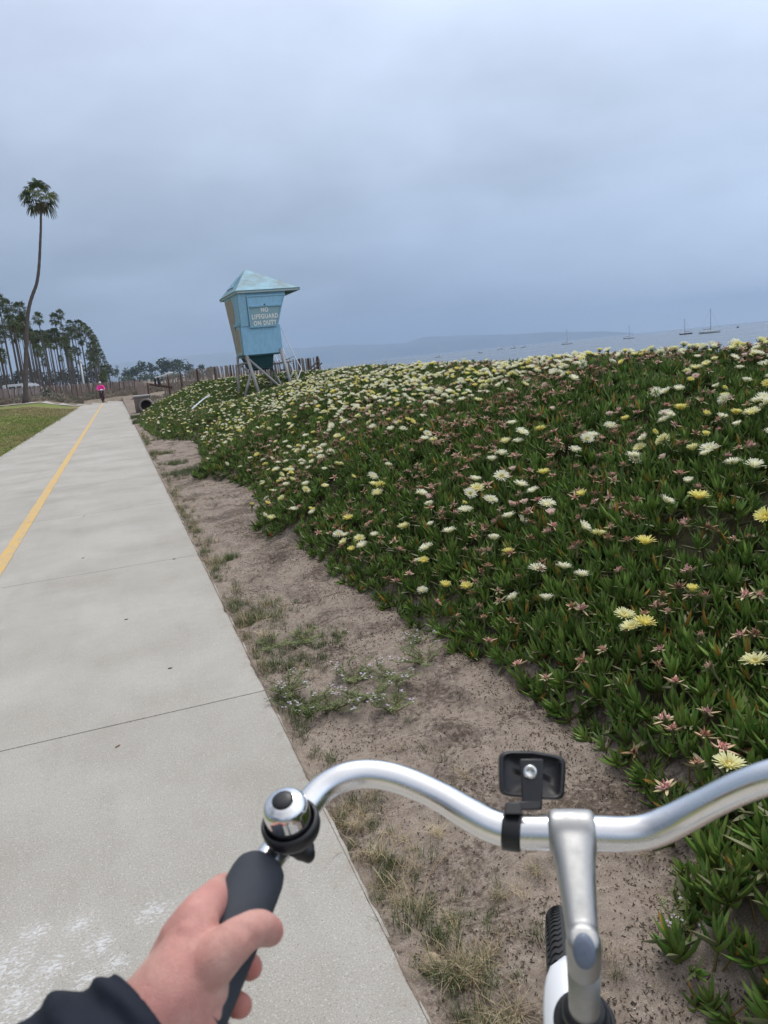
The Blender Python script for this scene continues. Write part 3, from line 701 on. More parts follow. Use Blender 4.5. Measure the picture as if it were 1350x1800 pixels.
# patches over the strip, by region (x, y, radius, count, green share, size)
for (cx, cy, r, n, gs, s) in ((.62, 4.55, .22, 110, .6, 1.0), (.75, 3.9, .25, 80, .8, .8), (.6, 3.6, .14, 50, .7, .9), (.55, 2.3, .12, 60, .3, .8), (.58, 1.95, .12, 70, .7, .8), (.6, 1.7, .14, 70, .8, .7), (.62, 1.48, .12, 60, .4, .9), (.57, 1.3, .08, 50, .8, .8),
                            (.75, 1.6, .2, 26, .35, .8), (.95, 2.0, .25, 24, .3, .8), (.85, 1.35, .12, 22, .3, .9), (.72, 1.25, .1, 30, .3, .9), (1.15, 1.75, .1, 8, .2, .8), (.8, 2.6, .3, 22, .5, .7), (.62, 6.2, .15, 40, .7, 1.1), (.85, 12.3, .3, 150, .95, 1.3), (.75, 13.8, .25, 80, .95, 1.2),
                            (.65, 16.2, .25, 90, .8, 1.4), (.8, 20, .3, 40, .7, 1.4), (.56, 29, .35, 220, 1, 2.2), (.6, 33, .4, 200, 1, 2.2), (.9, 9.5, .4, 20, .4, .8)):
    for k in range(int(n*(.42 if cy < 2.7 else .85))):
        x, y = cx+rng.normal()*r*.5, cy+rng.normal()*r*.6
        if x < PATH_R+.012: x = PATH_R+.012+.02*rng.random()
        addpt(x, y, s*rng.uniform(.5, 1.1), int(rng.integers(0, 3)) if rng.random() < gs else int(rng.integers(3, 8)))
scatter('verge_grass', pts, rot, scl, idx, tuft_g+tuft_s+tuft_m, kind='stuff', label='fine green and straw-dry grass along the concrete edge', cat='grass')

# litter on the sand: dead leaf bits, twigs, shell chips
def chip(seed, L, w, c):
    rg = np.random.default_rng(seed); mb = MB(); pts_ = [(0, 0, .001)]
    for k in range(3): pts_.append((L*(k+1)/3, rg.normal()*w*.5, .001+abs(rg.normal())*w*.4))
    mb.tube(pts_, [w*.4, w*.55, w*.4, w*.15], 4, True); return mb.me('litter', [c])
M['litter'] = simple('dead_leaf_litter', (.04, .028, .022), .9, 0, .4, 40)
M['litter3'] = simple('brown_leaf_litter', (.12, .085, .06), .9, 0, .4, 40)
M['litter2'] = simple('dry_stem', (.30, .22, .14), .85, 0, .3, 40)
M['shell'] = simple('shell_chip', (.68, .64, .58), .6, 0, .2, 40)
kinds = [chip(1, .010, .004, M['litter']), chip(2, .016, .0035, M['litter']), chip(3, .007, .005, M['litter3']), chip(4, .014, .003, M['litter3']), chip(5, .028, .0022, M['litter2']), chip(6, .05, .002, M['litter2']), chip(7, .006, .005, M['shell'])]
pts, rot, scl, idx = [], [], [], []
n = 110000; yv = .85+rng.random(n)**1.6*14; xv = PATH_R+.02+rng.random(n)*1.15; e = edge_x(yv)
den_ = .22+.9*sst(fbm(xv*3.2, yv*3.2, 4, 81), -.02, .16)+.75*sst(xv-e, -.28, -.02)
k = (xv < e+.08) & (rng.random(n) < den_*.62); xv, yv = xv[k], yv[k]; zv = height(xv, yv)+.001
for x, y, z in zip(xv, yv, zv):
    pts.append((x, y, z)); rot.append((rng.normal()*.3, rng.normal()*.35, rng.uniform(0, 6.28))); scl.append(rng.uniform(.25, .85)); g = rng.random()
    idx.append(6 if g < .012 else 5 if g < .035 else 4 if g < .10 else int(rng.integers(0, 4)))
scatter('leaf_litter', pts, rot, scl, idx, kinds, kind='stuff', label='dark dead leaf litter and twigs strewn over the sand', cat='litter')

# lawn grass beyond the path, and the scrub in front of the far fence
lawn_k = [blades('lawn_tuft', 14, .05, .006, (.15, .20, .035), (.21, .23, .05), 120+k, .06, .5) for k in range(2)]+[blades('lawn_tuft', 14, .06, .006, (.26, .21, .09), (.33, .27, .13), 125+k, .06, .6) for k in range(2)]
n = 14000; yv = 12+rng.random(n)**1.2*48; xv = PATH_L-.02-rng.random(n)**1.3*13; zv = height(xv, yv); gk = fbm(xv*.22, yv*.12, 3, 91)
scatter('lawn_grass', np.stack([xv, yv, zv], 1), np.stack([xv*0, xv*0, rng.uniform(0, 6.28, n)], 1), rng.uniform(.6, 1.2, n)*(1+yv/50), np.where(gk+rng.normal(size=n)*.12 > -.02, rng.integers(0, 2, n), rng.integers(2, 4, n)), lawn_k, kind='stuff', label='short mown lawn grass with straw patches left of the path', cat='grass')
def twigball(seed, c1, c2, n=120, R=.5):
    rg = np.random.default_rng(seed); mb = MB()
    for k in range(n):
        az = rg.random()*6.28; el = rg.random()*1.35; d = np.array([math.cos(az)*math.cos(el), math.sin(az)*math.cos(el), math.sin(el)*.8]); p = d*R*rg.uniform(.25, .9); q = p+d*R*.35+rg.normal(size=3)*R*.16
        s_ = np.cross(d, rg.normal(size=3)); s_ /= np.linalg.norm(s_)+1e-6; w = R*.045; mb.add([p-s_*w, p+s_*w, q+s_*w*.4, q-s_*w*.4], [(0, 1, 2, 3)], fcol(c1, c2, rg.random()))
    return mb.me('scrub', [M['tree']])
scr = [twigball(1, (.21, .17, .13), (.33, .27, .21)), twigball(2, (.17, .15, .10), (.25, .23, .17)), twigball(3, (.09, .11, .06), (.17, .18, .11))]
pts, rot, scl, idx = [], [], [], []
for k in range(2600):
    y = rng.uniform(75.5, 128); x = rng.uniform(-42, 22)
    if x > -.5 and y < 78: continue
    pts.append((x, y, H1(x, y)-.06)); rot.append((0, 0, rng.uniform(0, 6.28))); scl.append(rng.uniform(.5, 1.25)*(1 if y < 88 else 1.1)); idx.append(int(rng.choice(3, p=[.5, .3, .2])))
for k in range(260):      # lower scrub round the concrete block and between dune and fence
    y = rng.uniform(40, 66); x = rng.uniform(1.2, 8)
    pts.append((x, y, H1(x, y)-.08)); rot.append((0, 0, rng.uniform(0, 6.28))); scl.append(rng.uniform(.35, .7)); idx.append(int(rng.choice(3, p=[.4, .3, .3])))
scatter('scrub', pts, rot, scl, idx, scr, kind='stuff', label='dry grey-brown scrub covering the field behind the cross path', cat='scrub')

# ------------------------------------------------------------------ palms
def fan(mb, o, d, Lp, Rf, rg, nb, cA, cB, droop):
    """a palmate frond: petiole then a fan of drooping blades"""
    d = Vector(d).normalized(); side = d.cross(Vector((0, 0, 1)));
    if side.length < 1e-3: side = Vector((1, 0, 0))
    side.normalize(); up = side.cross(d).normalized(); o = Vector(o); h = o+d*Lp+Vector((0, 0, -droop*.12*Lp))
    mb.add([o-side*.018, o+side*.018, h+side*.012, h-side*.012], [(0, 1, 2, 3)], (.16, .17, .07))
    for k in range(nb):
        a = (k/(nb-1)-.5)*R_(220)+rg.normal()*.05; L = Rf*(.72+.38*math.cos(a*.5))*rg.uniform(.9, 1.1)
        bd = (d*math.cos(a)+side*math.sin(a)+up*.10*rg.normal()).normalized(); w = Rf*(.075 if nb > 10 else .12); s2 = bd.cross(up).normalized()
        m1 = h+bd*L*.55+Vector((0, 0, -droop*.06*L)); e = h+bd*L*.82+Vector((0, 0, -L*(.16+.30*droop))); e2 = e+bd*L*.07+Vector((0, 0, -L*.22))
        c = fcol(cA, cB, rg.random())
        mb.add([h, m1-s2*w, m1+s2*w, e-s2*w*.55, e+s2*w*.55, e2], [(0, 1, 2), (1, 3, 4, 2), (3, 5, 4)], c)
def crown_mesh(seed, nf=44, nb=14, R=1.85, dead=10, name='crown', full=False):
    rg = np.random.default_rng(seed); mb = MB(); g = (1+5**.5)/2
    for k in range(nf):
        f = (k+.5)/nf; el = R_(84-122*f**.9)+rg.normal()*.10; az = 2*PI*k/g+rg.normal()*.2
        d = (math.cos(az)*math.cos(el), math.sin(az)*math.cos(el), math.sin(el)); L = R*rg.uniform(.88, 1.1)
        if rg.random() < .14: continue
        fan(mb, (0, 0, -.25*f), d, L*.55, L*.45, rg, nb, (.045, .068, .018), (.10, .12, .035), max(0, .9-el*.5)*(.45 if full else 1))
    for k in range(dead):
        az = rg.random()*6.28; d = (math.cos(az)*.32, math.sin(az)*.32, -.95); fan(mb, (0, 0, -.35), d, R*.22, R*.38, rg, max(5, nb//2), (.10, .085, .04), (.19, .15, .08), .6)
    return mb.me(name, [M['palm']])
hero_me = crown_mesh(3, 34, 15, 2.0, 6)
px_t = [(43.5, 702, 8.8), (45, 660, 8.2), (46, 620, 7.4), (47.2, 580, 6.6), (49, 553, 6.2), (53, 532, 5.9), (58.5, 515, 5.7), (64, 500, 5.4), (67.5, 480, 5.2), (69.5, 455, 4.8), (71, 420, 4.4), (71.8, 400, 4.0), (71.6, 374, 3.8), (70, 352, 3.4)]
g0 = ground_at(43.5, 75); dd = float((g0-CO)@CF)
pp = [at(a_, b_, dd) for a_, b_, w in px_t]; pp[0][2] = g0[2]-.1
base_ = empty('palm_tree', tuple(g0), label='solitary very tall palm with a bent leaning trunk standing behind the lawn', cat='palm tree')
mb = MB(); Q = catmull(pp, 5); rr = np.interp(np.linspace(0, len(pp)-1, len(Q)), range(len(pp)), [w*dd/FPX/2 for _, _, w in px_t]); rr[:3] *= [1.35, 1.15, 1.05]
mb.tube(Q, list(rr*(1+.05*np.sin(np.arange(len(Q))*2.1))), 10); mb.build('trunk', M['bark'], base_, True)
o = obj('crown', hero_me, None, base_); o.location = tuple(pp[-1]+np.array([0, 0, .38])); o.scale = (.94, .94, .84); 
grove = [crown_mesh(20+k, 36, 8, 1.5, 9, 'crown', True) for k in range(4)]
trunk_me = []
for k in range(4):
    rg = np.random.default_rng(200+k); mb = MB(); b1_, b2_ = rg.normal(size=2)*.02, rg.normal(size=2)*.02
    mb.tube([(b1_[0]*math.sin(f*3), b1_[1]*math.sin(f*2.2), f) for f in np.linspace(0, 1, 7)], list(np.array([.26, .21, .19, .17, .155, .14, .13])), 7); trunk_me.append(mb.me('trunk', [M['bark']], True))
def palm(px, top_px, dist, label, k, rs=1.0, group='palms of the grove'):
    g = ground_at(px, dist); hor = 563+.098*(1350-px); h = (hor-top_px)*dist/FPX*.93+EYE-g[2]; h -= 1.1*rs; rs *= .95
    e = empty('palm_tree', tuple(g), random.uniform(0, 6.28), label=label, cat='palm tree', group=group)
    t = obj('trunk', trunk_me[k % 4], None, e); t.matrix_parent_inverse = Matrix.Identity(4); t.location = (0, 0, -.2); t.scale = (.68, .68, h+.2)
    c = obj('crown', grove[(k*3+k//4) % 4], None, e); c.matrix_parent_inverse = Matrix.Identity(4); c.location = (0, 0, h); s = rs*random.uniform(.9, 1.12); c.scale = (s, s, s*random.uniform(1.0, 1.25)); c.rotation_euler = (0, 0, random.uniform(0, 6))
named = [(15, 543, 150, 'slim tall palm whose round crown is the first clear one left of the big trunk'), (28, 528, 150, 'tallest crowned palm of the grove, just left of the big solitary trunk'), (40, 537, 155, 'tall palm whose crown touches the left side of the big solitary trunk'),
         (62, 541, 160, 'tall palm with full crown just right of the big solitary trunk'), (60, 563, 180, 'shorter palm right under the full crown beside the big trunk'), (90, 556, 175, 'palm standing alone above the others midway along the grove'), (128, 549, 200, 'tallest palm of the cluster at the middle right of the grove'),
         (118, 557, 200, 'palm crown left of the tallest in the middle right cluster'), (142, 567, 215, 'palm on the right shoulder of the middle right cluster'), (156, 567, 230, 'tall palm with bare trunk starting the right end row'), (2, 566, 120, 'thick dark palm at the left frame edge of the grove')]
for i, (px, ty, d, lb) in enumerate(named): palm(px, ty, d, lb, i, 1.05)
lab_n = 'grove palm among the crowded green crowns behind the scrub field'
row_t = [(165, 572, 245), (171, 577, 255), (175, 584, 270), (179, 591, 290), (181, 598, 305), (184, 607, 330), (187, 615, 360), (189, 622, 395), (191, 630, 440), (193, 636, 480), (195, 641, 530), (197, 646, 580), (200, 651, 650), (203, 655, 720), (206, 658, 800)]
ords = 'first second third fourth fifth sixth seventh eighth ninth tenth eleventh twelfth thirteenth fourteenth fifteenth'.split()
for i, (px, ty, d) in enumerate(row_t): palm(px, ty, d, '%s palm of the receding right end row, counted from its tall left end' % ords[i], i, 1.1+.1*(i > 8), 'palms of the end row')
for i in range(100):
    px = random.uniform(-14, 190); d = random.uniform(135, 330)*(1+.3*(px > 120)); env = np.interp(px, [-14, 0, 12, 30, 62, 75, 95, 110, 130, 150, 165, 180, 192], [560, 575, 560, 556, 560, 580, 578, 572, 568, 580, 585, 604, 632])
    top = env+abs(random.gauss(0, 1))*24+4; hor = 563+.098*(1350-px); top = min(top, hor-22); palm(px, top, d, lab_n, i, random.uniform(.85, 1.1))

# ------------------------------------------------------------------ far trees beyond the field, and bushes under the palms
def leafy(seed, blobs, n, size, cA, cB):
    rg = np.random.default_rng(seed); mb = MB(); bl = np.array(blobs)
    for k in range(n):
        b = bl[rg.integers(len(bl))]; v = rg.normal(size=3); v /= np.linalg.norm(v); r = rg.uniform(.6, 1.08)
        p = b[:3]+v*r*b[3:4]*np.array([1, 1, .8]); a = rg.normal(size=3); a /= np.linalg.norm(a); s_ = np.cross(a, v+rg.normal(size=3)*.3); s_ /= np.linalg.norm(s_)+1e-6; z = size*rg.uniform(.6, 1.3); c = fcol(cA, cB, rg.random())
        mb.add([p-a*z, p-s_*z*.7, p+a*z, p+s_*z*.7], [(0, 1, 2, 3)], c)
    return mb
def broad(name, px, dist, hpx, wpx, seed, label, cat='tree', cA=(.028, .05, .02), cB=(.06, .085, .035), group=None, base_drop=0, n=420, trunk=True):
    g = ground_at(px, dist); h = hpx*dist/FPX; w = wpx*dist/FPX; rg = np.random.default_rng(seed)
    e = empty(name, tuple(g), label=label, cat=cat, group=group)
    bl = [(rg.normal()*w*.16, rg.normal()*w*.16, h*rg.uniform(.45 if trunk else .3, .85), w*rg.uniform(.18, .33)) for _ in range(7)]
    bl = [(a_, b_, min(c, h-r*.8), r) for a_, b_, c, r in bl]
    mb = leafy(seed, bl, n, w*.055, cA, cB); o = mb.build('crown', M['tree'], e); o.matrix_parent_inverse = Matrix.Identity(4)
    mb = MB(); mb.tube([(0, 0, -.5), (rg.normal()*w*.02, 0, h*.3), (rg.normal()*w*.05, rg.normal()*w*.05, h*.6)], [w*.035, w*.028, w*.012], 6)
    for bb in bl[:4]: mb.tube([(0, 0, h*.3), (bb[0]*.6, bb[1]*.6, bb[2]*.8), bb[:3]], [w*.018, w*.012, w*.005], 5)
    o = mb.build('trunk', M['bark'], e); o.matrix_parent_inverse = Matrix.Identity(4); return e
far = [(209, 34, 9, 'small lollipop shaped tree standing alone at the end of the palm row'), (226, 26, 26, 'low dark tree beginning the far tree line right of the pink rider'), (243, 27, 24, 'dark bushy tree second in the far tree line'), (257, 37, 24, 'taller dark tree with flat top in the far tree line'), (268, 33, 18, 'dark tree squeezed between two taller ones in the far line'),
       (286, 39, 30, 'tallest round tree in the middle of the far tree line'), (305, 36, 20, 'pointed dark tree just right of the tallest far one'), (318, 33, 26, 'wide dark tree on the right shoulder of the far tree line'), (332, 24, 16, 'low tree at the dip of the far line'), (339, 28, 9, 'thin upright far tree above the slat fence'), (355, 26, 16, 'small dark far tree just above the slat fence, end of the line'), (372, 18, 18, 'lowest far shrub above the slat fence near the tower')]
for i, (px, h, w, lb) in enumerate(far): broad('broadleaf_tree', px, 600+20*math.sin(i*2), h, w*1.25, 300+i, lb, group='far tree line')
for i in range(10): broad('round_shrub', 215+i*17, 520+10*math.sin(i), 14+3*math.sin(i*3), 26, 330+i, 'low green shrub at the foot of the far tree line', 'shrub', (.05, .08, .035), (.09, .12, .05), 'shrubs below the far tree line', n=220, trunk=False)
for i in range(16): broad('dark_shrub', -8+i*13.5, 345+20*math.sin(i*1.7), random.uniform(30, 42), 30, 350+i, 'dark bush behind the trunks of the palm grove', 'shrub', (.02, .032, .018), (.045, .06, .03), 'dark bushes behind the palms', n=260, trunk=False)

# ------------------------------------------------------------------ fences
M['slat'] = simple('weathered_slat', (.37, .30, .265), .9, 0, .25, 7, .2); M['post'] = simple('rusty_post', (.11, .06, .05), .9, 0, .3, 9, .2); M['oldwood'] = simple('old_wood', (.17, .135, .11), .9, 0, .3, 6, .2)
fe = empty('slat_fence', (5, 35, 0), label='weathered wooden slat fence running behind the lifeguard tower', cat='fence')
slm = []
for k in range(5):
    mb = MB(); rg = np.random.default_rng(k); t = rg.normal()*.01; mb.hexa([(-.024, -.006, 0), (.024, -.006, 0), (.024, .006, 0), (-.024, .006, 0), (-.023+t, -.006, 1.22), (.023+t, -.006, 1.22-.012*k), (.023+t, .006, 1.22-.012*k), (-.023+t, .006, 1.22)]); slm.append(mb.me('slat', [M['slat']]))
pA = at(284, 664.5, 40); pB = at(562, 627, 31.5)
line = [at(236, 668, 44)[:2], at(262, 668, 41)[:2], pA[:2], pB[:2]]
n = 150
for i in range(n):
    f = i/(n-1); px = 286+f*(562-286); dp = 40.5+(31.5-40.5)*f; ty = np.interp(px, [286, 340, 380, 420, 470, 520, 562], [664, 650, 645, 640, 636.5, 632, 627.5])
    p = at(px, ty+rng.normal()*.8, dp); o = obj('slat', slm[i % 5], None, fe); o.location = (p[0], p[1], p[2]-1.2); o.rotation_euler = (rng.normal()*.03, rng.normal()*.035, -.3)
mb = MB()
wires = {0: [], 1: []}
for f in np.linspace(0, 1, 24):
    px = 286+f*(562-286); dp = 40.5+(31.5-40.5)*f+.03; ty = np.interp(px, [286, 340, 380, 420, 470, 520, 562], [664, 650, 645, 640, 636.5, 632, 627.5]); p = at(px, ty, dp)
    for k, dz in enumerate((.15, .7)): wires[k].append((p[0], p[1], p[2]-dz))
for k in wires: mb.tube(wires[k], .004, 4)
mb.build('wire', M['post'], fe)
for i, (px, ex, r) in enumerate([(294, .25, .03), (316, .2, .028), (345, .1, .04), (376, .1, .03), (404, .05, .035), (436, .0, .035), (465, .0, .035), (525, .05, .035), (557, .1, .045), (541, 0, .03)]):
    f = (px-286)/276; dp = 40.4-9*f-.08; ty = np.interp(px, [286, 340, 380, 420, 470, 520, 562], [664, 650, 645, 640, 636.5, 632, 627.5]); p = at(px, ty, dp)
    mb = MB(); mb.tube([(p[0], p[1], p[2]-1.4), (p[0]+.02, p[1], p[2]+ex*.4)], r, 6); mb.build('post', M['post'], fe)
mb = MB(); a_ = at(543, 650, 31.3); b2_ = at(560, 634, 31.3); mb.tube([a_, b2_], .035, 5); mb.build('brace', M['oldwood'], fe)
mb = MB(); a_ = at(548, 652, 31.2); b2_ = at(566, 638, 31.2); mb.tube([a_, b2_], .03, 5); mb.build('brace', M['oldwood'], fe)
# short slat panel with the gate post beside the concrete block
fe2 = empty('slat_panel_fence', tuple(ground_at(250, 44)), label='short pale slat panel with rusty gate post and drooping rail beside concrete block', cat='fence')
for i in range(26):
    px = 240+i*.78; dp = 44-i*.05; p = at(px, 672.5+rng.normal()*.5+.4*math.sin(i*.4), dp); o = obj('slat', slm[i % 5], None, fe2); o.location = (p[0], p[1], p[2]-1.25); o.scale = (.85, 1, 1.03); o.rotation_euler = (rng.normal()*.03, rng.normal()*.03, -.2)
mb = MB(); a_ = at(259.5, 673, 41.5); b2_ = at(262.6, 706, 41.5); mb.tube([b2_, a_], .05, 6); mb.build('post', M['post'], fe2)
R0, R1 = at(262, 674.8, 41.4), at(303, 680.5, 38.2); mb = MB(); mb.tube([R0, (R0+R1)/2-np.array([0, 0, .02]), R1], .022, 5); mb.build('rail', M['post'], fe2)
for i in range(14):
    p = R0+(R1-R0)*(i+.5)/14; mb = MB(); mb.box((p[0], p[1], p[2]-.02), (.07, .05, .13)); mb.build('rail_block', M['post'], fe2)
# far fence: dry slats on leaning posts across the field
ff = empty('field_fence', (-8, 88, .6), label='long brown slat and wire fence across the scrub field behind the cyclist', cat='fence')
mbs = MB(); F0 = [(-30, 560), (0, 684.5), (50, 680.5), (100, 676.5), (150, 674), (200, 671.5), (248, 666)]
fx = [-30, 0, 50, 100, 150, 200, 250]; fy = [686, 684.5, 680.5, 677, 674.5, 671.5, 667]
for i in range(760):
    px = -30+i*280/760; dp = 90+3*math.sin(px*.02); p = at(px, np.interp(px, fx, fy)+rng.normal()*.5, dp); L = 1.35+rng.normal()*.05
    x, y, z = p; w = .018; t = rng.normal()*.04
    mbs.add([(x-w, y, z-L), (x+w, y, z-L), (x+w+t, y, z), (x-w+t, y, z), (x-w, y+.012, z-L), (x+w, y+.012, z-L), (x+w+t, y+.012, z), (x-w+t, y+.012, z)], [(0, 1, 2, 3), (7, 6, 5, 4), (1, 5, 6, 2), (4, 0, 3, 7), (3, 2, 6, 7)])
mbs.build('slats', M['slat'], ff, kind='stuff')
for i in range(30):
    px = -24+i*9.3+rng.normal()*1.5; dp = 89+3*math.sin(px*.02); p = at(px, np.interp(px, fx, fy)-1.2+rng.normal()*.6, dp); g = H1(p[0], p[1]); mb = MB(); lean = rng.normal()*.09
    mb.tube([(p[0]-lean, p[1], g-.1), (p[0]+lean, p[1], p[2]+.05)], .045, 6); mb.build('post', M['post'] if i % 3 else M['oldwood'], ff)
# lone leaning posts and the wooden A shaped rail before it
def posts(name, label, cat, segs, r, mat):
    e = empty(name, tuple(at(segs[0][0], segs[0][1], segs[0][4])), label=label, cat=cat)
    for k, (x0, y0, x1, y1, d0, d1) in enumerate(segs):
        mb = MB(); mb.tube([at(x0, y0, d0), at(x1, y1, d1)], r, 6); mb.build('bar', mat, e)
posts('wooden_barrier', 'low weathered wooden barrier with sloping rails right of the pink cyclist', 'barrier', [(186, 691, 201, 679.5, 76, 77), (201, 679.5, 240, 692, 77, 74), (199, 679, 205, 697.5, 77, 76.8), (187, 672, 190, 690, 78, 78)], .04, M['oldwood'])
posts('braced_post', 'dark braced post leaning in the scrub between big palm and cyclist', 'post', [(78.5, 675, 84, 703, 79, 79), (70, 688, 79, 681, 79, 79), (85, 676, 96, 689, 79, 79)], .05, M['post'])
M['grey_shrub'] = M['tree']
g = ground_at(81, 78.6); e = empty('grey_shrub', tuple(g), label='rounded grey-green shrub at the foot of the dark braced post', cat='shrub')
bl = [(0, 0, .55, .42), (.1, 0, .95, .3), (-.15, 0, .3, .4)]; mb = leafy(900, bl, 260, .09, (.08, .10, .07), (.16, .18, .13)); o = mb.build('foliage', M['tree'], e); o.matrix_parent_inverse = Matrix.Identity(4)
mb = MB(); mb.tube([(0, 0, -.1), (0, 0, .5), (.1, 0, .95)], [.06, .04, .02], 6); o = mb.build('stem', M['bark'], e); o.matrix_parent_inverse = Matrix.Identity(4)

# ------------------------------------------------------------------ concrete block with pipe, pole, white pipe, lamp post
M['conc2'] = simple('old_concrete', (.20, .17, .145), .9, 0, .2, 4, .2, .3); M['conc3'] = simple('pipe_concrete', (.30, .255, .24), .9, 0, .2, 5, .2); M['whitep'] = simple('white_paint', (.68, .70, .72), .5, 0, .08, 3)
g = ground_at(243, 38.5); e = empty('drain_block', tuple(g), label='square concrete block with pale lid and round pipe mouth at the dune foot', cat='drain outlet')
u_ = Vector((math.cos(.12), -math.sin(.12), 0)); v_ = Vector((math.sin(.12), math.cos(.12), 0)); G = Vector(g)
rz = Matrix.Rotation(-.12, 3, 'Z')
mb = MB(); mb.box(G+Vector((0, 0, .31))-v_*-.35, (.66, .7, .84), rz); bevel(mb.build('block', M['conc2'], e), .03)
mb = MB(); mb.box(G+Vector((0, 0, .765))+v_*.35, (.72, .76, .08), rz); bevel(mb.build('lid', simple('pale_lid', (.40, .40, .39), .8, 0, .1, 3), e), .03)
mb = MB(); C0 = G+u_*.22+Vector((0, 0, .30))-v_*.03; mb.lathe(C0, -v_, [(.24, -.1), (.33, -.1), (.33, .34), (.27, .34), (.25, .30), (.24, -.05)], 28, False); mb.build('pipe', M['conc3'], e, True)
mb = MB(); mb.lathe(C0-v_*.1, v_, [(.238, 0), (.238, .02)], 24); mb.build('pipe_disc', simple('near_black_disc', (.035, .028, .028), .9), e)  # near-black disc set back inside the pipe, behind its mouth
mb = MB(); mb.tube([at(337, 719, 23.0), at(357, 702, 24.4), at(368, 695, 25.5)], .022, 7); mb.build('pipe_on_dune', M['whitep'], None, label='white pipe lying across the ice plant below the tower', cat='pipe')
e = empty('boom_stand', tuple(ground_at(277, 46)), label='white boom on a dark stand sticking up beyond the slat fence', cat='boom')
mb = MB(); mb.tube([at(272.5, 664.5, 46), at(282, 661.5, 46), at(293, 658.5, 46), at(298, 656, 46), at(304, 655, 46)], [.07, .055, .09, .10, .06], 6); mb.build('boom', M['whitep'], e)
for a4 in ((277, 662, 279.5, 680), (272.5, 665, 273, 676), (278, 664, 282, 676)):
    mb = MB(); mb.tube([at(a4[0], a4[1], 46), at(a4[2], a4[3], 46)], .06, 5); mb.build('leg', simple('dark_metal', (.02, .02, .025), .6), e)
g = ground_at(147, 140); e = empty('lamp_post', tuple(g), label='pale leaning light pole in front of the palm trunks', cat='pole')
mb = MB(); mb.tube([tuple(at(149.5, 690, 138)), tuple(at(141.5, 636, 138))], [.2, .12], 7); mb.build('pole', M['whitep'], e, True); mb = MB(); mb.ell(at(141.5, 635, 138), (.25, .25, .3)); mb.build('lamp_head', M['whitep'], e)
# parked vehicles behind the field fence
def van(px, dist, label, L, H, col, name='parked_van'):
    g = ground_at(px, dist); mm = simple('vehicle_paint', col, .4, 0, .04, 2); e = empty(name, (g[0], g[1], g[2]), .3, label=label, cat='vehicle')
    I = Matrix.Identity(4)
    mb = MB(); prof = [(-L/2, .35), (L/2, .35), (L/2, .95), (L/2-.15, 1.05), (L/2-.75, H-.1), (L/2-.95, H), (-L/2+.15, H), (-L/2, H-.2)]; w = .9
    V_ = [(x, -w, z) for x, z in prof]+[(x, w, z) for x, z in prof]; n = len(prof)
    mb.add(V_, [tuple(range(n)), tuple(range(2*n-1, n-1, -1))]+[(i, i+n, (i+1) % n+n, (i+1) % n) for i in range(n)]); o = mb.build('body', mm, e); o.matrix_parent_inverse = I; bevel(o, .06)
    gl = simple('vehicle_glass', (.02, .025, .03), .1)
    for sx in (-L*.28, -.05*L, L*.2):
        for sy in (-1, 1):
            mb = MB(); mb.box((sx, sy*.905, H*.72), (L*.2, .02, H*.2)); o = mb.build('window', gl, e); o.matrix_parent_inverse = I
    ty = simple('vehicle_tyre', (.02, .02, .02), .8)
    for sx in (-L*.32, L*.32):
        for sy in (-1, 1):
            mb = MB(); mb.lathe((sx, sy*.78, .33), (0, 1, 0), [(.18, -.11), (.33, -.1), (.33, .1), (.18, .11)], 16); o = mb.build('wheel', ty, e); o.matrix_parent_inverse = I
van(60, 108, 'white van behind the field fence just right of the big palm trunk', 2.4, 1.75, (.7, .72, .74)); van(38, 150, 'pale flat-roofed van half hidden left of the big palm trunk', 5.5, 2.3, (.6, .62, .62)); van(2, 150, 'white car at the left frame edge behind the fence', 4, 1.5, (.7, .72, .74), 'parked_car')
van(212, 330, 'small pale car parked far off behind the wooden barrier', 4.4, 1.7, (.62, .62, .62), 'parked_car')

# ------------------------------------------------------------------ lifeguard tower
azt = math.atan2(*(ray(430, 653)[:2])); V0 = Vector((math.sin(azt), math.cos(azt), 0)); R0v = Vector((math.cos(azt), -math.sin(azt), 0)); ph = R_(12.6)
U = R0v*math.cos(ph)+V0*math.sin(ph); Vv = -R0v*math.sin(ph)+V0*math.cos(ph); O = Vector(at(430, 624.7, 28.5)); Zb = O.z
def T(u, v, z): return O+U*u+Vv*v+Vector((0, 0, z))     # z above the cabin floor
def blue_paint(name, base, peel, scale, soft=False):
    m_, t, b = newmat(name, .62, 0, base, .4); p = geo(t); n = noise(t, scale, 6, .7, p); n2 = noise(t, 14, 5, .7, scalev(t, p, (1, 1, .35)))
    c = MIXC(t, RAMP(t, n2, [(.35, (0, 0, 0)), (.75, (1, 1, 1))]), base, tuple(x*.78 for x in base))
    c = MIXC(t, RAMP(t, n, [(.5+peel, (0, 0, 0)), ((.72 if soft else .56)+peel, (.75, .75, .75) if soft else (1, 1, 1))]), c, (.15, .19, .20)); t.links.new(c, b.inputs['Base Color']); bump(t, b, n2, .2, .01); return m_
BL = (.35, .64, .86); M['blue'] = blue_paint('tower_blue', BL, .16, 2.6); M['blue2'] = blue_paint('tower_blue_trim', (.32, .57, .73), .2, 2); M['roof'] = blue_paint('roof_blue_worn', (.25, .50, .62), -.13, 1.6, True)
M['teal'] = simple('dark_teal', (.035, .11, .12), .7, 0, .2, 3); M['galv'] = simple('galvanised_leg', (.36, .34, .32), .6, .2, .2, 9); M['rail'] = simple('white_rail', (.68, .70, .74), .4, .1, .05, 5)
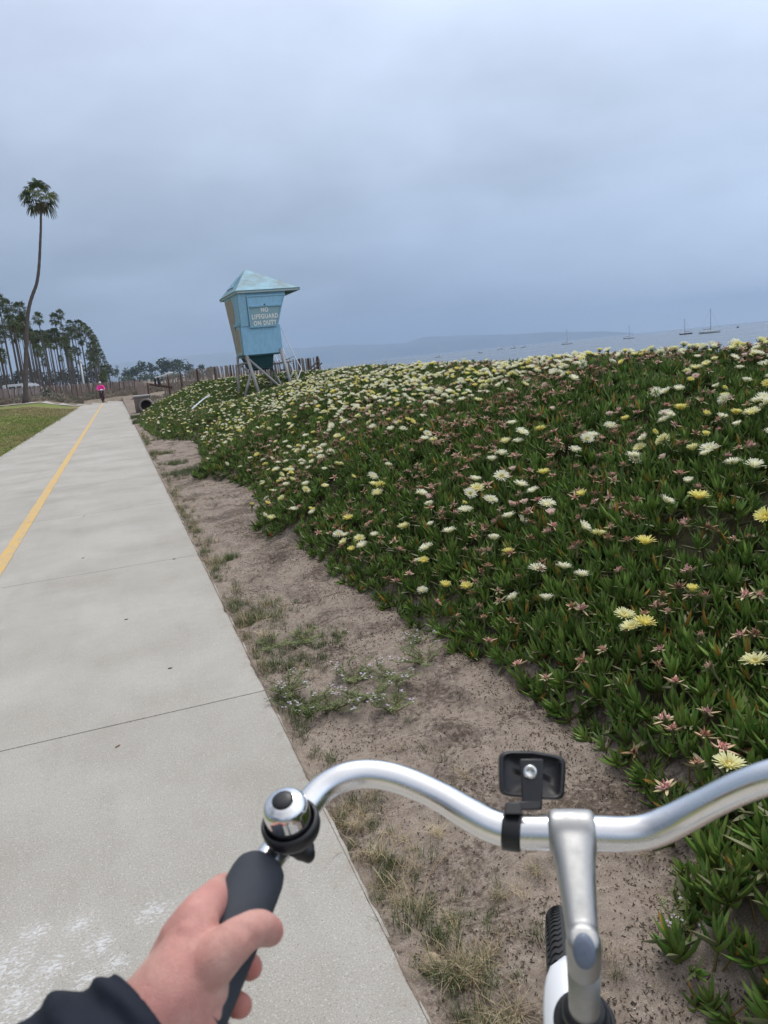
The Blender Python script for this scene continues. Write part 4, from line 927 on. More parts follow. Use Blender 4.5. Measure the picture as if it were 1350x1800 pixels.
M['signp'] = simple('sign_grey_blue', (.30, .46, .51), .7, 0, .08, 3); M['letter'] = simple('letter_white', (.86, .88, .86), .7, 0, .06, 10); M['tan'] = simple('peeled_tan', (.40, .34, .28), .85, 0, .12, 3); M['lite'] = simple('pale_panel', (.42, .52, .53), .75, 0, .15, 2)
e = empty('lifeguard_tower', (O.x+.8, O.y+.6, H1(O.x+.8, O.y+.6)), label='pale blue wooden lifeguard tower on metal legs rising from the ice plant', cat='lifeguard tower')
Hs, Ht = 1.04, 2.26                                   # sill and wall top
def wall(P8, name, mat): mb = MB(); mb.hexa(P8); return mb.build(name, mat, e)
# lower cabin box, four separate walls
w_ = .05
wall([T(0, 0, 0), T(1.5, 0, 0), T(1.5, w_, 0), T(0, w_, 0), T(0, 0, Hs), T(1.5, 0, Hs), T(1.5, w_, Hs), T(0, w_, Hs)], 'lower_panel', M['blue'])
wall([T(-.003, .003, 0), T(-.003, 1.40, 0), T(w_, 1.4, 0), T(w_, w_+.002, 0), T(-.003, .003, Hs), T(-.003, 1.78, Hs), T(w_, 1.78, Hs), T(w_, w_+.002, Hs)], 'side_panel', M['blue'])
wall([T(1.45, w_+.002, 0), T(1.503, .003, 0), T(1.503, 1.40, 0), T(1.45, 1.4, 0), T(1.45, w_+.002, Hs), T(1.503, .003, Hs), T(1.503, 1.78, Hs), T(1.45, 1.78, Hs)], 'side_panel', M['blue'])
wall([T(.0, 1.35, 0), T(1.5, 1.35, 0), T(1.5, 1.4, 0), T(.0, 1.4, 0), T(0, 1.73, Hs), T(1.5, 1.73, Hs), T(1.5, 1.78, Hs), T(0, 1.78, Hs)], 'lower_panel', M['blue'])
wall([T(.02, .02, -.05), T(1.48, .02, -.05), T(1.48, 1.38, -.05), T(.02, 1.38, -.05), T(.02, .02, .0), T(1.48, .02, .0), T(1.48, 1.38, .0), T(.02, 1.38, .0)], 'floor', M['teal'])
# upper walls flare outward to the right and the back
wall([T(0, .01, Hs), T(1.44, .01, Hs), T(1.44, w_, Hs), T(0, w_, Hs), T(.0, .01, Ht), T(1.86, .01, Ht), T(1.86, w_, Ht), T(0, w_, Ht)], 'upper_panel', M['blue2'])
wall([T(-.003, .013, Hs), T(-.003, 1.78, Hs), T(w_, 1.78, Hs), T(w_, w_, Hs), T(-.003, .013, Ht), T(-.003, 2.42, Ht), T(w_, 2.42, Ht), T(w_, w_, Ht)], 'side_panel', M['blue2'])
wall([T(1.40, w_, Hs), T(1.443, .013, Hs), T(1.443, 1.78, Hs), T(1.4, 1.78, Hs), T(1.82, w_, Ht), T(1.863, .013, Ht), T(1.863, 2.42, Ht), T(1.82, 2.42, Ht)], 'side_panel', M['blue2'])
wall([T(0, 1.74, Hs), T(1.44, 1.74, Hs), T(1.44, 1.78, Hs), T(0, 1.78, Hs), T(0, 2.38, Ht), T(1.86, 2.38, Ht), T(1.86, 2.42, Ht), T(0, 2.42, Ht)], 'upper_panel', M['blue2'])
wall([T(-.012, .02, Ht-.0), T(-.012, 2.4, Ht), T(.0, 2.4, Ht), T(.0, .02, Ht), T(-.012, .02, Ht+.02), T(-.012, 2.4, Ht+.02), T(0, 2.4, Ht+.02), T(0, .02, Ht+.02)], 'wall_cap', M['blue2'])
# tan patch where paint has gone, and the framed hatch on the left side
s = -.012
mb = MB(); rg = np.random.default_rng(4); P2 = [(1.05, 2.12), (1.3, 2.2), (1.9, 2.14), (2.3, 2.16), (2.05, 1.6), (1.80, 1.10), (1.45, .45), (1.30, .06), (1.17, .12), (1.15, .7), (.98, 1.2), (.80, 1.5), (.85, 1.9)]
mb.add([T(s, v, z) for v, z in P2]+[T(s+.006, v, z) for v, z in P2], [tuple(range(13)), tuple(range(25, 12, -1))]+[(i, (i+1) % 13, (i+1) % 13+13, i+13) for i in range(13)]); mb.build('peeled_patch', M['tan'], e)
for (v0, v1, z0, z1, nm, mt, th) in ((.22, .95, .12, .98, 'hatch', M['tan'], .03), (.95, 1.03, .06, 1.10, 'hatch_frame', M['lite'], .045), (.14, .22, .06, 1.10, 'hatch_frame', M['lite'], .045), (.10, 1.06, 1.10, 1.2, 'hatch_frame', M['blue2'], .06), (.22, .95, .03, .12, 'hatch_frame', M['lite'], .045)):
    wall([T(-th, v0, z0), T(-th, v1, z0), T(-.004, v1, z0), T(-.004, v0, z0), T(-th, v0, z1), T(-th, v1, z1), T(-.004, v1, z1), T(-.004, v0, z1)], nm, mt)
# front: corner board, then the shutter with its sunk sign board
def fp(u0, u1, u2, u3, z0, z1, d0, d1, nm, mt): return wall([T(u0, d0, z0), T(u1, d0, z0), T(u1, d1, z0), T(u0, d1, z0), T(u2, d0, z1), T(u3, d0, z1), T(u3, d1, z1), T(u2, d1, z1)], nm, mt)
fp(.01, .29, .01, .33, Hs+.01, Ht-.02, -.03, .008, 'corner_board', M['blue2'])
zb, zt = .98, 2.10
def ue(z): return 1.36+(z-zb)*.40
fp(.335, .375, .335, .375, zb+.05, zt-.002, -.075, -.002, 'shutter_frame', M['blue2']); fp(.335, ue(zb), .335, ue(zb+.05), zb, zb+.05, -.075, -.002, 'shutter_frame', M['blue2']); fp(.335, ue(zt), .335, ue(zt+.05), zt, zt+.05, -.075, -.002, 'shutter_frame', M['blue2'])
fp(ue(zb+.05)-.04, ue(zb+.05), ue(zt)-.04, ue(zt), zb+.05, zt-.002, -.075, -.002, 'shutter_frame', M['blue2'])
zs = 1.74
fp(.377, ue(zs)-.042, .377, ue(zt)-.042, zs, zt-.004, -.05, -.01, 'shutter_board', M['blue']); fp(.377, ue(zb+.052)-.042, .377, ue(zs)-.042, zb+.052, zs-.002, -.045, -.01, 'sign_board', M['signp']); fp(.40, ue(zs)-.05, .40, ue(zs)-.05, zs-.02, zs+.03, -.085, -.051, 'ledge', M['blue2'])
mb = MB(); mb.ell(T(.98, -.09, zs+.05), (.03, .03, .03)); mb.build('knob', M['teal'], e)
for txt, zc, uc, sz in (('NO', 1.60, .965, .20), ('LIFEGUARD', 1.36, .955, .20), ('ON DUTY', 1.12, .93, .20)):
    cu = bpy.data.curves.new('lettering', 'FONT'); cu.body = txt; cu.size = sz*1.12; cu.align_x = 'CENTER'; cu.align_y = 'CENTER'; cu.extrude = .004; cu.offset = .010; cu.space_character = 1.16; cu.resolution_u = 3
    tmp = bpy.data.objects.new('tmp', cu); COL.objects.link(tmp); dg = bpy.context.evaluated_depsgraph_get(); me = bpy.data.meshes.new_from_object(tmp.evaluated_get(dg)); bpy.data.objects.remove(tmp); me.name = 'lettering'
    me.materials.clear(); p = T(uc, -.051, zc); mt4 = Matrix((( U.x*.79, 0, -Vv.x, p.x), (U.y*.79, 0, -Vv.y, p.y), (0, 1, 0, p.z), (0, 0, 0, 1)))
    me.transform(mt4); obj('lettering', me, M['letter'], e)
mb = MB()
for (uu, zz) in ((1.38, .12), (1.42, .07)): mb.lathe(T(uu, -.006, zz), -Vv, [(.045, 0), (.045, .012)], 10)
mb.build('bolt', M['galv'], e)
# roof
Ez = Ht+.055; c4 = [(-.05, -.10), (2.42, -.10), (2.42, 3.0), (-.05, 3.0)]; ap = T(.76, 1.35, Ez+.92)
names = []
for k in range(4):
    a_, b2_ = c4[k], c4[(k+1) % 4]; A, B_ = T(*a_, Ez), T(*b2_, Ez); nn = (B_-A).cross(ap-A).normalized()*.035
    if nn.z < 0: nn = -nn
    mb = MB(); mb.add([A, B_, ap, A+nn, B_+nn, ap+Vector((0, 0, .045))], [(2, 1, 0), (3, 4, 5), (0, 1, 4, 3), (1, 2, 5, 4), (2, 0, 3, 5)]); mb.build('roof_side', M['roof'], e)
    mb = MB(); d = (B_-A).normalized(); ins = Vector((0, 0, 1)).cross(d)*.04; lo = Vector((0, 0, -.065)); mb.hexa([A+lo, B_+lo, B_+lo+ins, A+lo+ins, A-Vector((0, 0, .002)), B_-Vector((0, 0, .002)), B_+ins-Vector((0, 0, .002)), A+ins-Vector((0, 0, .002))]); mb.build('fascia', M['lite'], e)
mb = MB(); mb.hexa([T(0.0, 0.0, Ez-.035), T(2.36, 0.0, Ez-.035), T(2.36, 2.94, Ez-.035), T(0.0, 2.94, Ez-.035), T(0.0, 0.0, Ez-.015), T(2.36, 0.0, Ez-.015), T(2.36, 2.94, Ez-.015), T(0.0, 2.94, Ez-.015)]); mb.build('soffit', M['teal'], e)
for v0, v1, dz in ((1.7, 2.3, .0), (.9, 1.45, 0)):      # raised patch on the left roof side
    A, D = T(-.05, 0, Ez), ap; f1, f2 = .25, .7
    P4 = [T(-.05, v1, Ez)*(1-f1)+ap*f1, T(-.05, v0, Ez)*(1-f1)+ap*f1, T(-.05, v0, Ez)*(1-f2)+ap*f2, T(-.05, v1, Ez)*(1-f2)+ap*f2]; nn = (P4[1]-P4[0]).cross(P4[2]-P4[0]).normalized(); nn = nn if nn.z > 0 else -nn
    mb = MB(); mb.hexa([p+nn*.03 for p in P4]+[p+nn*.08 for p in P4]); mb.build('roof_hatch', M['blue2'], e)
# hopper below the floor
mb = MB(); mb.hexa([T(.28, .35, -.52), T(1.12, .35, -.52), T(1.12, 1.1, -.52), T(.28, 1.1, -.52), T(.12, .15, -.055), T(1.16, .15, -.055), T(1.16, 1.25, -.055), T(.12, 1.25, -.055)]); mb.build('under_box', M['teal'], e)
mb = MB(); mb.hexa([T(.40, .45, -.60), T(1.0, .45, -.60), T(1.0, 1.0, -.60), T(.4, 1.0, -.60), T(.33, .38, -.525), T(1.08, .38, -.525), T(1.08, 1.05, -.525), T(.33, 1.05, -.525)]); mb.build('under_box', M['teal'], e)
def limb(nm, pts_, r, mt, n=7):
    mb = MB(); mb.tube([at(*p) for p in pts_], r, n); return mb.build(nm, mt, e, True)
limb('leg', [(417.6, 627, 29.7), (420.2, 703, 29.4)], .05, M['galv']); limb('leg', [(433, 624, 28.6), (455.5, 692, 27.8)], .065, M['galv']); limb('leg', [(476.5, 619, 30), (477, 686, 29.6)], .05, M['galv']); limb('leg', [(493.5, 616, 28.8), (514, 682, 28.0)], .065, M['galv'])
limb('brace', [(438, 632, 28.5), (499.5, 686, 27.8)], .045, M['galv']); limb('brace', [(441, 655, 28.9), (430.5, 697, 28.6)], .05, M['galv']); limb('brace', [(478, 648, 29.6), (500, 686, 28.9)], .045, M['galv']); limb('brace', [(425, 644, 29.4), (438, 657, 28.9)], .035, M['galv'])
limb('crossbar', [(418.4, 641.5, 29.6), (438, 637, 28.7)], .045, M['galv']); limb('crossbar', [(419, 629.5, 29.7), (431, 627.6, 28.8)], .035, M['galv']); limb('crossbar', [(431, 627.6, 28.8), (433, 634, 28.8)], .035, M['galv'])
limb('deck_edge', [(479, 640, 29.5), (513, 635, 28.6)], .03, M['galv'])
for a4 in (((489.5, 577.5, 29.2), (493, 577.4, 29.2), (496.5, 580.5, 29.2), (518, 626, 28.9), (530, 648, 28.7), (523, 667, 28.5), (520, 676, 28.4)), ((494, 607, 30), (502, 625, 29.8), (516, 651, 29.4), (510, 668, 29.2)), ((500, 633.5, 29.5), (517, 626, 29)), ((479.5, 630, 30), (482, 638, 30)), ((489, 619, 29.8), (505, 652, 29.5)), ((483, 624, 30.4), (500, 662, 30))):
    limb('handrail', a4, .02, M['rail'], 6)
wall([Vector(at(*p)) for p in ((492, 652.5, 29.6), (502, 650.5, 29.3), (502.5, 649.5, 29.9), (493, 651.5, 30.1), (492, 651, 29.6), (502, 649, 29.3), (502.5, 648, 29.9), (493, 650, 30.1))], 'step', M['teal'])
wall([Vector(at(*p)) for p in ((500, 667, 29.4), (512, 664.5, 29.0), (513, 663, 29.6), (501, 665.5, 29.9), (500, 665.5, 29.4), (512, 663, 29.0), (513, 661.5, 29.6), (501, 664, 29.9))], 'step', M['teal'])
wall([Vector(at(*p)) for p in ((480, 641.5, 29.3), (497, 637.5, 29.0), (503, 636, 30.2), (484, 639.5, 30.4), (480, 639.5, 29.3), (497, 635.5, 29.0), (503, 634, 30.2), (484, 637.5, 30.4))], 'deck', M['galv'])

# ------------------------------------------------------------------ boats
M['hull'] = simple('white_hull', (.72, .72, .70), .4, 0, .06, .5); M['darkhull'] = simple('dark_red_hull', (.13, .04, .035), .5, 0, .1, .5); M['mast'] = simple('grey_mast', (.16, .17, .19), .5); M['boot'] = simple('dark_boot_stripe', (.04, .05, .07), .5)
def hullmesh(mb, L, w, h, z0=-.3, sheer=.25, k=9):
    V_ = []; ring = []
    for i in range(k):
        f = i/(k-1); x = (f-.5)*L; ww = w*.5*(1-abs(2*f-.85)**2.6*.9 if f > .42 else .78+.22*math.sin(f/.42*PI/2)); ww = max(.03, ww); zt = h*(1+sheer*(2*f-1)**2)
        V_ += [(x+(.06*L*(f-.5) if f > .5 else 0), -ww, zt), (x, -ww*.8, z0+.3), (x, 0, z0), (x, ww*.8, z0+.3), (x+(.06*L*(f-.5) if f > .5 else 0), ww, zt)]
    F_ = [(i*5+j, (i+1)*5+j, (i+1)*5+j+1, i*5+j+1) for i in range(k-1) for j in range(4)]+[(i*5+4, (i+1)*5+4, (i+1)*5, i*5) for i in range(k-1)]+[(0, 1, 2, 3, 4), ((k-1)*5+4, (k-1)*5+3, (k-1)*5+2, (k-1)*5+1, (k-1)*5)]
    mb.add(V_, F_)
def sailboat(px, dist, L, Hm, yaw, label, hull='hull', cover=True):
    d = ray(px, 563+.098*(1350-px)); d = d/np.hypot(d[0], d[1])*dist; e = empty('sailboat', (d[0], d[1], SEA_Z), yaw, label=label, cat='sailboat', group='boats moored in the bay'); I = Matrix.Identity(4)
    def b(mb, nm, mt, sm=False): o = mb.build(nm, mt, e, sm); o.matrix_parent_inverse = I; return o
    mb = MB(); hullmesh(mb, L, L*.28, L*.085); b(mb, 'hull', M[hull]); mb = MB(); hullmesh(mb, L*1.002, L*.287, L*.012+.1, -.3, .02); b(mb, 'waterline_stripe', M['boot'])
    mb = MB(); mb.hexa([(-L*.16, -L*.07, L*.08), (L*.16, -L*.06, L*.08), (L*.16, L*.06, L*.08), (-L*.16, L*.07, L*.08), (-L*.14, -L*.055, L*.14), (L*.10, -L*.045, L*.135), (L*.10, L*.045, L*.135), (-L*.14, L*.055, L*.14)]); b(mb, 'cabin', M['hull'])
    mb = MB(); mb.tube([(L*.06, 0, L*.08), (L*.06, 0, Hm)], [.13, .09], 6); b(mb, 'mast', M['mast']); mb = MB(); mb.tube([(L*.06, 0, L*.22), (-L*.32, 0, L*.2)], .12 if cover else .07, 6); b(mb, 'boom', M['boot' if cover else 'mast'])
    mb = MB()
    for q in ((L*.52, 0, L*.1), (-L*.48, 0, L*.1)): mb.tube([(L*.06, 0, Hm*.97), q], .022, 4)
    b(mb, 'stay', M['mast']); mb = MB(); mb.tube([(L*.06, -L*.07, Hm*.6), (L*.06, L*.07, Hm*.6)], .04, 4); b(mb, 'spreader', M['mast'])
def bside(px): return -math.atan2(*(ray(px, 600)[:2]))
sailboat(1247, 440, 10.2, 12.6, bside(1247)+.15, 'largest white sailboat with tall bare mast near the right frame edge'); sailboat(1205, 510, 8.0, 9.5, bside(1205)+PI-.5, 'dark-hulled sailboat left of the largest white one', 'darkhull'); sailboat(1105, 640, 8.4, 10.5, bside(1105)+.1, 'white sailboat at the end of the faded hill ridge'); sailboat(996, 690, 8.8, 13.2, bside(996)+.1, 'white sailboat with tall mast below the faded hills')
def motorboat(px, dist, L, yaw, label, mast=0):
    d = ray(px, 563+.098*(1350-px)); d = d/np.hypot(d[0], d[1])*dist; e = empty('motorboat', (d[0], d[1], SEA_Z), yaw, label=label, cat='motorboat', group='boats moored in the bay'); I = Matrix.Identity(4)
    def b(mb, nm, mt): o = mb.build(nm, mt, e); o.matrix_parent_inverse = I
    mb = MB(); hullmesh(mb, L, L*.34, L*.12, -.3, .3); b(mb, 'hull', M['hull']); mb = MB(); mb.hexa([(-L*.1, -L*.11, L*.12), (L*.22, -L*.10, L*.12), (L*.22, L*.10, L*.12), (-L*.1, L*.11, L*.12), (-L*.08, -L*.09, L*.3), (L*.12, -L*.08, L*.28), (L*.12, L*.08, L*.28), (-L*.08, L*.09, L*.3)]); b(mb, 'cabin', M['hull'])
    mb = MB(); mb.hexa([(-L*.06, -L*.112, L*.2), (L*.18, -L*.104, L*.2), (L*.18, L*.104, L*.2), (-L*.06, L*.112, L*.2), (-L*.06, -L*.103, L*.26), (L*.15, -L*.094, L*.255), (L*.15, L*.094, L*.255), (-L*.06, L*.103, L*.26)]); b(mb, 'window', M['boot'])
    if mast: mb = MB(); mb.tube([(0, 0, L*.28), (0, 0, mast)], .09, 5); b(mb, 'mast', M['mast'])
motorboat(678, 620, 3.6, bside(678)+.3, 'small grey dinghy nearest the slat fence in the bay'); motorboat(770, 560, 5.0, bside(770)+.2, 'white motorboat in the middle of the bay'); motorboat(844, 620, 4.6, bside(844)+PI-.3, 'cream motorboat right of the middle white one'); motorboat(880, 900, 8, bside(880)+.3, 'faint long boat under the pale ridge, leftmost of three'); motorboat(903, 860, 7.5, bside(903)+.2, 'faint white boat with short mast, middle of three', 6.5); motorboat(921, 850, 7.4, bside(921)+.2, 'faint white motorboat, rightmost of three under the ridge')
d = ray(1297, 569); d = d/np.hypot(d[0], d[1])*700; mb = MB(); mb.lathe((d[0], d[1], SEA_Z-.3), (0, 0, 1), [(.9, 0), (1.0, .8), (.4, 1.3), (.1, 2.2)], 8); mb.build('buoy', M['boot'], None, label='small dark buoy near the horizon right of the sailboats', cat='buoy')
# ------------------------------------------------------------------ people
def skin_body(name, verts, edges, radii, mat, parent, root=0, sub=2, local=True):
    me = bpy.data.meshes.new(name); me.from_pydata([tuple(v) for v in verts], edges, []); o = bpy.data.objects.new(name, me); COL.objects.link(o)
    md = o.modifiers.new('skin', 'SKIN'); sv = me.skin_vertices[0].data
    for i, r in enumerate(radii): sv[i].radius = (r, r) if isinstance(r, float) else r
    for i in range(len(sv)): sv[i].use_root = i == root
    sd_ = o.modifiers.new('sub', 'SUBSURF'); sd_.levels = sub; sd_.render_levels = sub
    dg = bpy.context.evaluated_depsgraph_get(); m2 = bpy.data.meshes.new_from_object(o.evaluated_get(dg)); bpy.data.objects.remove(o); m2.materials.clear(); m2.name = name
    m2.polygons.foreach_set('use_smooth', np.ones(len(m2.polygons), bool))
    q = obj(name, m2, mat, parent)
    if local: q.matrix_parent_inverse = Matrix.Identity(4)
    return q
M['skin'] = simple('skin', (.52, .30, .22), .55, 0, .05, 20); M['pink'] = simple('hot_pink_jacket', (.95, .03, .36), .7, 0, .06, 5); M['blk'] = simple('black_cloth', (.016, .017, .02), .8, 0, .1, 8); M['helmet'] = simple('white_helmet', (.78, .78, .76), .4, 0, .04, 5); M['rub'] = simple('tyre_rubber', (.022, .022, .022), .75, 0, .1, 30)
M['legs'] = simple('maroon_leggings', (.10, .022, .025), .8, 0, .1, 8)
# rider coming toward the camera (local +Y = heading)
g = at(180.5, 704, 66.0); gx, gy = g[0], g[1]
rz_ = math.atan2(gx, gy)*-1+PI+.06
P = empty('person', (gx, gy, 0), rz_, label='cyclist in hot pink jacket and white helmet riding toward the camera', cat='person')
bodyv = [(0, -.12, .95), (0, -.06, 1.15), (0, .04, 1.38), (0, .08, 1.50), (0, .10, 1.60), (0, .12, 1.70), (.19, .05, 1.43), (.27, .17, 1.22), (.26, .40, 1.08), (.25, .47, 1.07), (-.19, .05, 1.43), (-.27, .17, 1.22), (-.26, .40, 1.08), (-.25, .47, 1.07),
         (.10, -.10, .92), (.12, .16, .70), (.12, .06, .36), (.12, .18, .30), (-.10, -.10, .92), (-.12, .12, .56), (-.12, .0, .20), (-.12, .14, .13)]
be = [(0, 1), (1, 2), (2, 3), (3, 4), (4, 5), (2, 6), (6, 7), (7, 8), (8, 9), (2, 10), (10, 11), (11, 12), (12, 13), (0, 14), (14, 15), (15, 16), (16, 17), (0, 18), (18, 19), (19, 20), (20, 21)]
br = [.13, .13, .15, .06, .09, .085, .07, .05, .035, .03, .07, .05, .035, .03, .10, .065, .042, .035, .10, .065, .042, .035]
skin_body('body', bodyv, be, br, M['skin'], P)
jk = list(range(0, 14)); 
skin_body('jacket', [bodyv[i] for i in (0, 1, 2, 3, 6, 7, 8, 10, 11, 12)], [(0, 1), (1, 2), (2, 3), (2, 4), (4, 5), (5, 6), (2, 7), (7, 8), (8, 9)], [.17, .175, .19, .08, .105, .085, .055, .105, .085, .055], M['pink'], P, 1)
skin_body('leggings', [bodyv[i] for i in (0, 14, 15, 16, 18, 19, 20)], [(0, 1), (1, 2), (2, 3), (0, 4), (4, 5), (5, 6)], [.135, .12, .08, .052, .12, .08, .052], M['legs'], P)
for k in (17, 21):
    mb = MB(); x, y, z = bodyv[k]; mb.ell((x, y, z-.01), (.05, .13, .05)); o = mb.build('shoe', M['blk'], P, True); o.matrix_parent_inverse = Matrix.Identity(4)
mb = MB(); mb.ell((0, .10, 1.73), (.105, .14, .10), 14, 9); o = mb.build('helmet', M['helmet'], P, True); o.matrix_parent_inverse = Matrix.Identity(4)
mb = MB(); mb.ell((0, .215, 1.65), (.07, .02, .022)); o = mb.build('sunglasses', M['blk'], P, True); o.matrix_parent_inverse = Matrix.Identity(4)
B = empty('bicycle', (gx, gy, 0), rz_, label='dark bicycle with front basket ridden by the cyclist in pink', cat='bicycle')
def bk(mb, nm, mt, par=None, sm=True): o = mb.build(nm, mt, par or B, sm); o.matrix_parent_inverse = Matrix.Identity(4); return o
def ringm(mb, c, R, r, n=28, m=8, ax='x'):
    V_ = []
    for i in range(n):
        a = 2*PI*i/n
        for j in range(m):
            b = 2*PI*j/m; rr_ = R+r*math.cos(b); V_.append((c[0]+r*math.sin(b), c[1]+rr_*math.cos(a), c[2]+rr_*math.sin(a)))
    mb.add(V_, [(i*m+j, ((i+1) % n)*m+j, ((i+1) % n)*m+(j+1) % m, i*m+(j+1) % m) for i in range(n) for j in range(m)])
for yw in (-.52, .55):
    mb = MB(); mb.tube([(-.04, yw, .34), (.04, yw, .34)], .02, 8); hb = bk(mb, 'wheel', M['mast']); mb = MB(); ringm(mb, (0, yw, .34), .315, .024); o = mb.build('tyre', M['rub'], hb, True); o.matrix_parent_inverse = Matrix.Identity(4)
    mb = MB()
    for k in range(14): a = 2*PI*k/14; mb.tube([(0, yw, .34), (0, yw+.3*math.cos(a), .34+.3*math.sin(a))], .003, 3)
    o = mb.build('spokes', M['mast'], hb); o.matrix_parent_inverse = Matrix.Identity(4)
mb = MB()
for a_, b_ in (((0, -.52, .34), (0, -.18, .82)), ((0, -.52, .34), (0, -.05, .30)), ((0, -.05, .30), (0, -.2, .88)), ((0, -.05, .3), (0, .38, .78)), ((0, -.17, .78), (0, .37, .86)), ((0, .36, .98), (0, .40, .76))): mb.tube([a_, b_], .018, 8)
bk(mb, 'frame', M['blk']); mb = MB()
for s_ in (-1, 1): mb.tube([(0, .40, .76), (s_*.05, .43, .68), (s_*.05, .55, .34)], .014, 6)
bk(mb, 'fork', M['blk']); mb = MB(); mb.tube([(-.30, .40, 1.06), (-.12, .46, 1.03), (0, .44, 1.0), (.12, .46, 1.03), (.30, .40, 1.06)], .013, 6); bk(mb, 'handlebar', M['mast'])
mb = MB(); mb.ell((0, -.2, .92), (.09, .13, .035)); bk(mb, 'saddle', M['blk']); mb = MB(); mb.hexa([(-.13, .5, .84), (.13, .5, .84), (.13, .74, .84), (-.13, .74, .84), (-.17, .48, 1.04), (.17, .48, 1.04), (.17, .78, 1.04), (-.17, .78, 1.04)]); bk(mb, 'basket', M['blk'], sm=False)
mb = MB(); mb.ell((0, .56, 1.10), (.16, .1, .07)); mb2 = mb; tag(mb2.build('white_bag', M['helmet'], None, True, label='white bag lying in the front basket of the far bicycle', cat='bag'))
bg = bpy.data.objects['white_bag']; bg.matrix_world = Matrix.Translation((gx, gy, 0)) @ Matrix.Rotation(rz_, 4, 'Z')
mb = MB(); mb.lathe((.05, .80, .93), (0, 1, 0), [(.035, 0), (.03, .03)], 10); bk(mb, 'headlight', M['helmet'])
# person on the beach whose dark hair shows over the dune
g = at(1238, 606, 36.0); zt = g[2]
P = empty('person', (g[0], g[1], H1(g[0], g[1])), -.7, label='person with long dark hair, only the head showing over the dune crest', cat='person')
hh = zt-H1(g[0], g[1]); k_ = hh/1.66
bv = [(0, 0, .95), (0, 0, 1.15), (0, 0, 1.35), (0, 0, 1.45), (0, .02, 1.54), (0, .02, 1.60), (.18, 0, 1.38), (.22, .02, 1.12), (.22, .08, .88), (-.18, 0, 1.38), (-.22, .02, 1.12), (-.22, .08, .88), (.1, 0, .88), (.11, .01, .5), (.11, -.02, .08), (.12, .12, .04), (-.1, 0, .88), (-.11, .01, .5), (-.11, -.02, .08), (-.12, .12, .04)]
bv = [tuple(c*k_ for c in v) for v in bv]
skin_body('body', bv, [(0, 1), (1, 2), (2, 3), (3, 4), (4, 5), (2, 6), (6, 7), (7, 8), (2, 9), (9, 10), (10, 11), (0, 12), (12, 13), (13, 14), (14, 15), (0, 16), (16, 17), (17, 18), (18, 19)], [c*k_ for c in (.13, .12, .14, .05, .085, .08, .06, .045, .03, .06, .045, .03, .09, .06, .04, .03, .09, .06, .04, .03)], M['skin'], P)
mb = MB(); mb.ell((0, -.01*k_, 1.58*k_), (.105*k_, .12*k_, .115*k_), 12, 8); mb.tube([(0, -.04*k_, 1.6*k_), (0, -.09*k_, 1.45*k_), (0, -.12*k_, 1.2*k_)], [.10*k_, .13*k_, .09*k_], 10); o = mb.build('hair', simple('black_hair', (.008, .008, .012), .55), P, True); o.matrix_parent_inverse = Matrix.Identity(4)
skin_body('dark_clothes', [bv[i] for i in (0, 1, 2, 3, 6, 7, 9, 10, 12, 13, 16, 17)], [(0, 1), (1, 2), (2, 3), (2, 4), (4, 5), (2, 6), (6, 7), (0, 8), (8, 9), (0, 10), (10, 11)], [c*k_ for c in (.16, .15, .165, .06, .08, .06, .08, .06, .115, .08, .115, .08)], M['blk'], P)

# ------------------------------------------------------------------ weeds on the sand strip, each a plant of its own
M['wgreen'] = colmat('weed_green', .6, .25, .3, .15)
def rocket(seed, R, Hh, nst, nfl):
    """low branching sea rocket with lobed leaves and lilac four petalled flowers"""
    rg = np.random.default_rng(seed); mb = MB(); fl = MB()
    for k in range(nst):
        az = rg.random()*6.28; r = R*rg.uniform(.4, 1.0); h = Hh*rg.uniform(.5, 1.1); P3 = [np.array([0, 0, -.01]), np.array([math.cos(az)*r*.45, math.sin(az)*r*.45, h*.35]), np.array([math.cos(az+.2)*r*.8, math.sin(az+.2)*r*.8, h*.7]), np.array([math.cos(az)*r, math.sin(az)*r, h])]
        Q = catmull(P3, 5); mb.tube(Q, list(np.linspace(.0022, .0010, len(Q))), 4, True, [fcol((.16, .13, .05), (.12, .16, .06), i/len(Q)) for i in range(len(Q))])
        for q in Q[2:]:
            for _ in range(2):
                a2 = rg.random()*6.28; L = rg.uniform(.014, .034); d = np.array([math.cos(a2), math.sin(a2), rg.uniform(-.1, .6)]); d /= np.linalg.norm(d); sd = np.cross(d, (0, 0, 1.0)); sd /= np.linalg.norm(sd)+1e-6; w = .0026; c = fcol((.085, .12, .04), (.19, .21, .07), rg.random())
                mb.add([q, q+d*L*.55+sd*w, q+d*L+np.array([0, 0, .002]), q+d*L*.55-sd*w], [(0, 1, 2, 3)], c)
                if rg.random() < .5:
                    b = q+d*L*.5; d2 = d*.6+sd*(.8 if rg.random() < .5 else -.8); mb.add([b, b+d2*L*.28+d*w, b+d2*L*.5, b+d2*L*.28-d*w], [(0, 1, 2, 3)], c)
        if k < nfl:
            for _ in range(int(rg.integers(2, 6))):
                c0 = Q[-1]+rg.normal(size=3)*np.array([.008, .008, .005])+np.array([0, 0, .006]); tilt = rg.normal(size=2)*.3
                for j in range(4):
                    a3 = j*PI/2+rg.random()*.3; d = np.array([math.cos(a3), math.sin(a3), .25+tilt[0]*math.cos(a3)]); sd = np.array([-math.sin(a3), math.cos(a3), 0]); L = .0058; c = (.70, .60, .76) if rg.random() < .6 else (.80, .74, .82)
                    fl.add([c0, c0+d*L*.6+sd*.0026, c0+d*L, c0+d*L*.6-sd*.0026], [(0, 1, 2, 3)], c)
    return mb.me('foliage', [M['wgreen']]), fl.me('blossoms', [M['petal']]) if fl.V else None
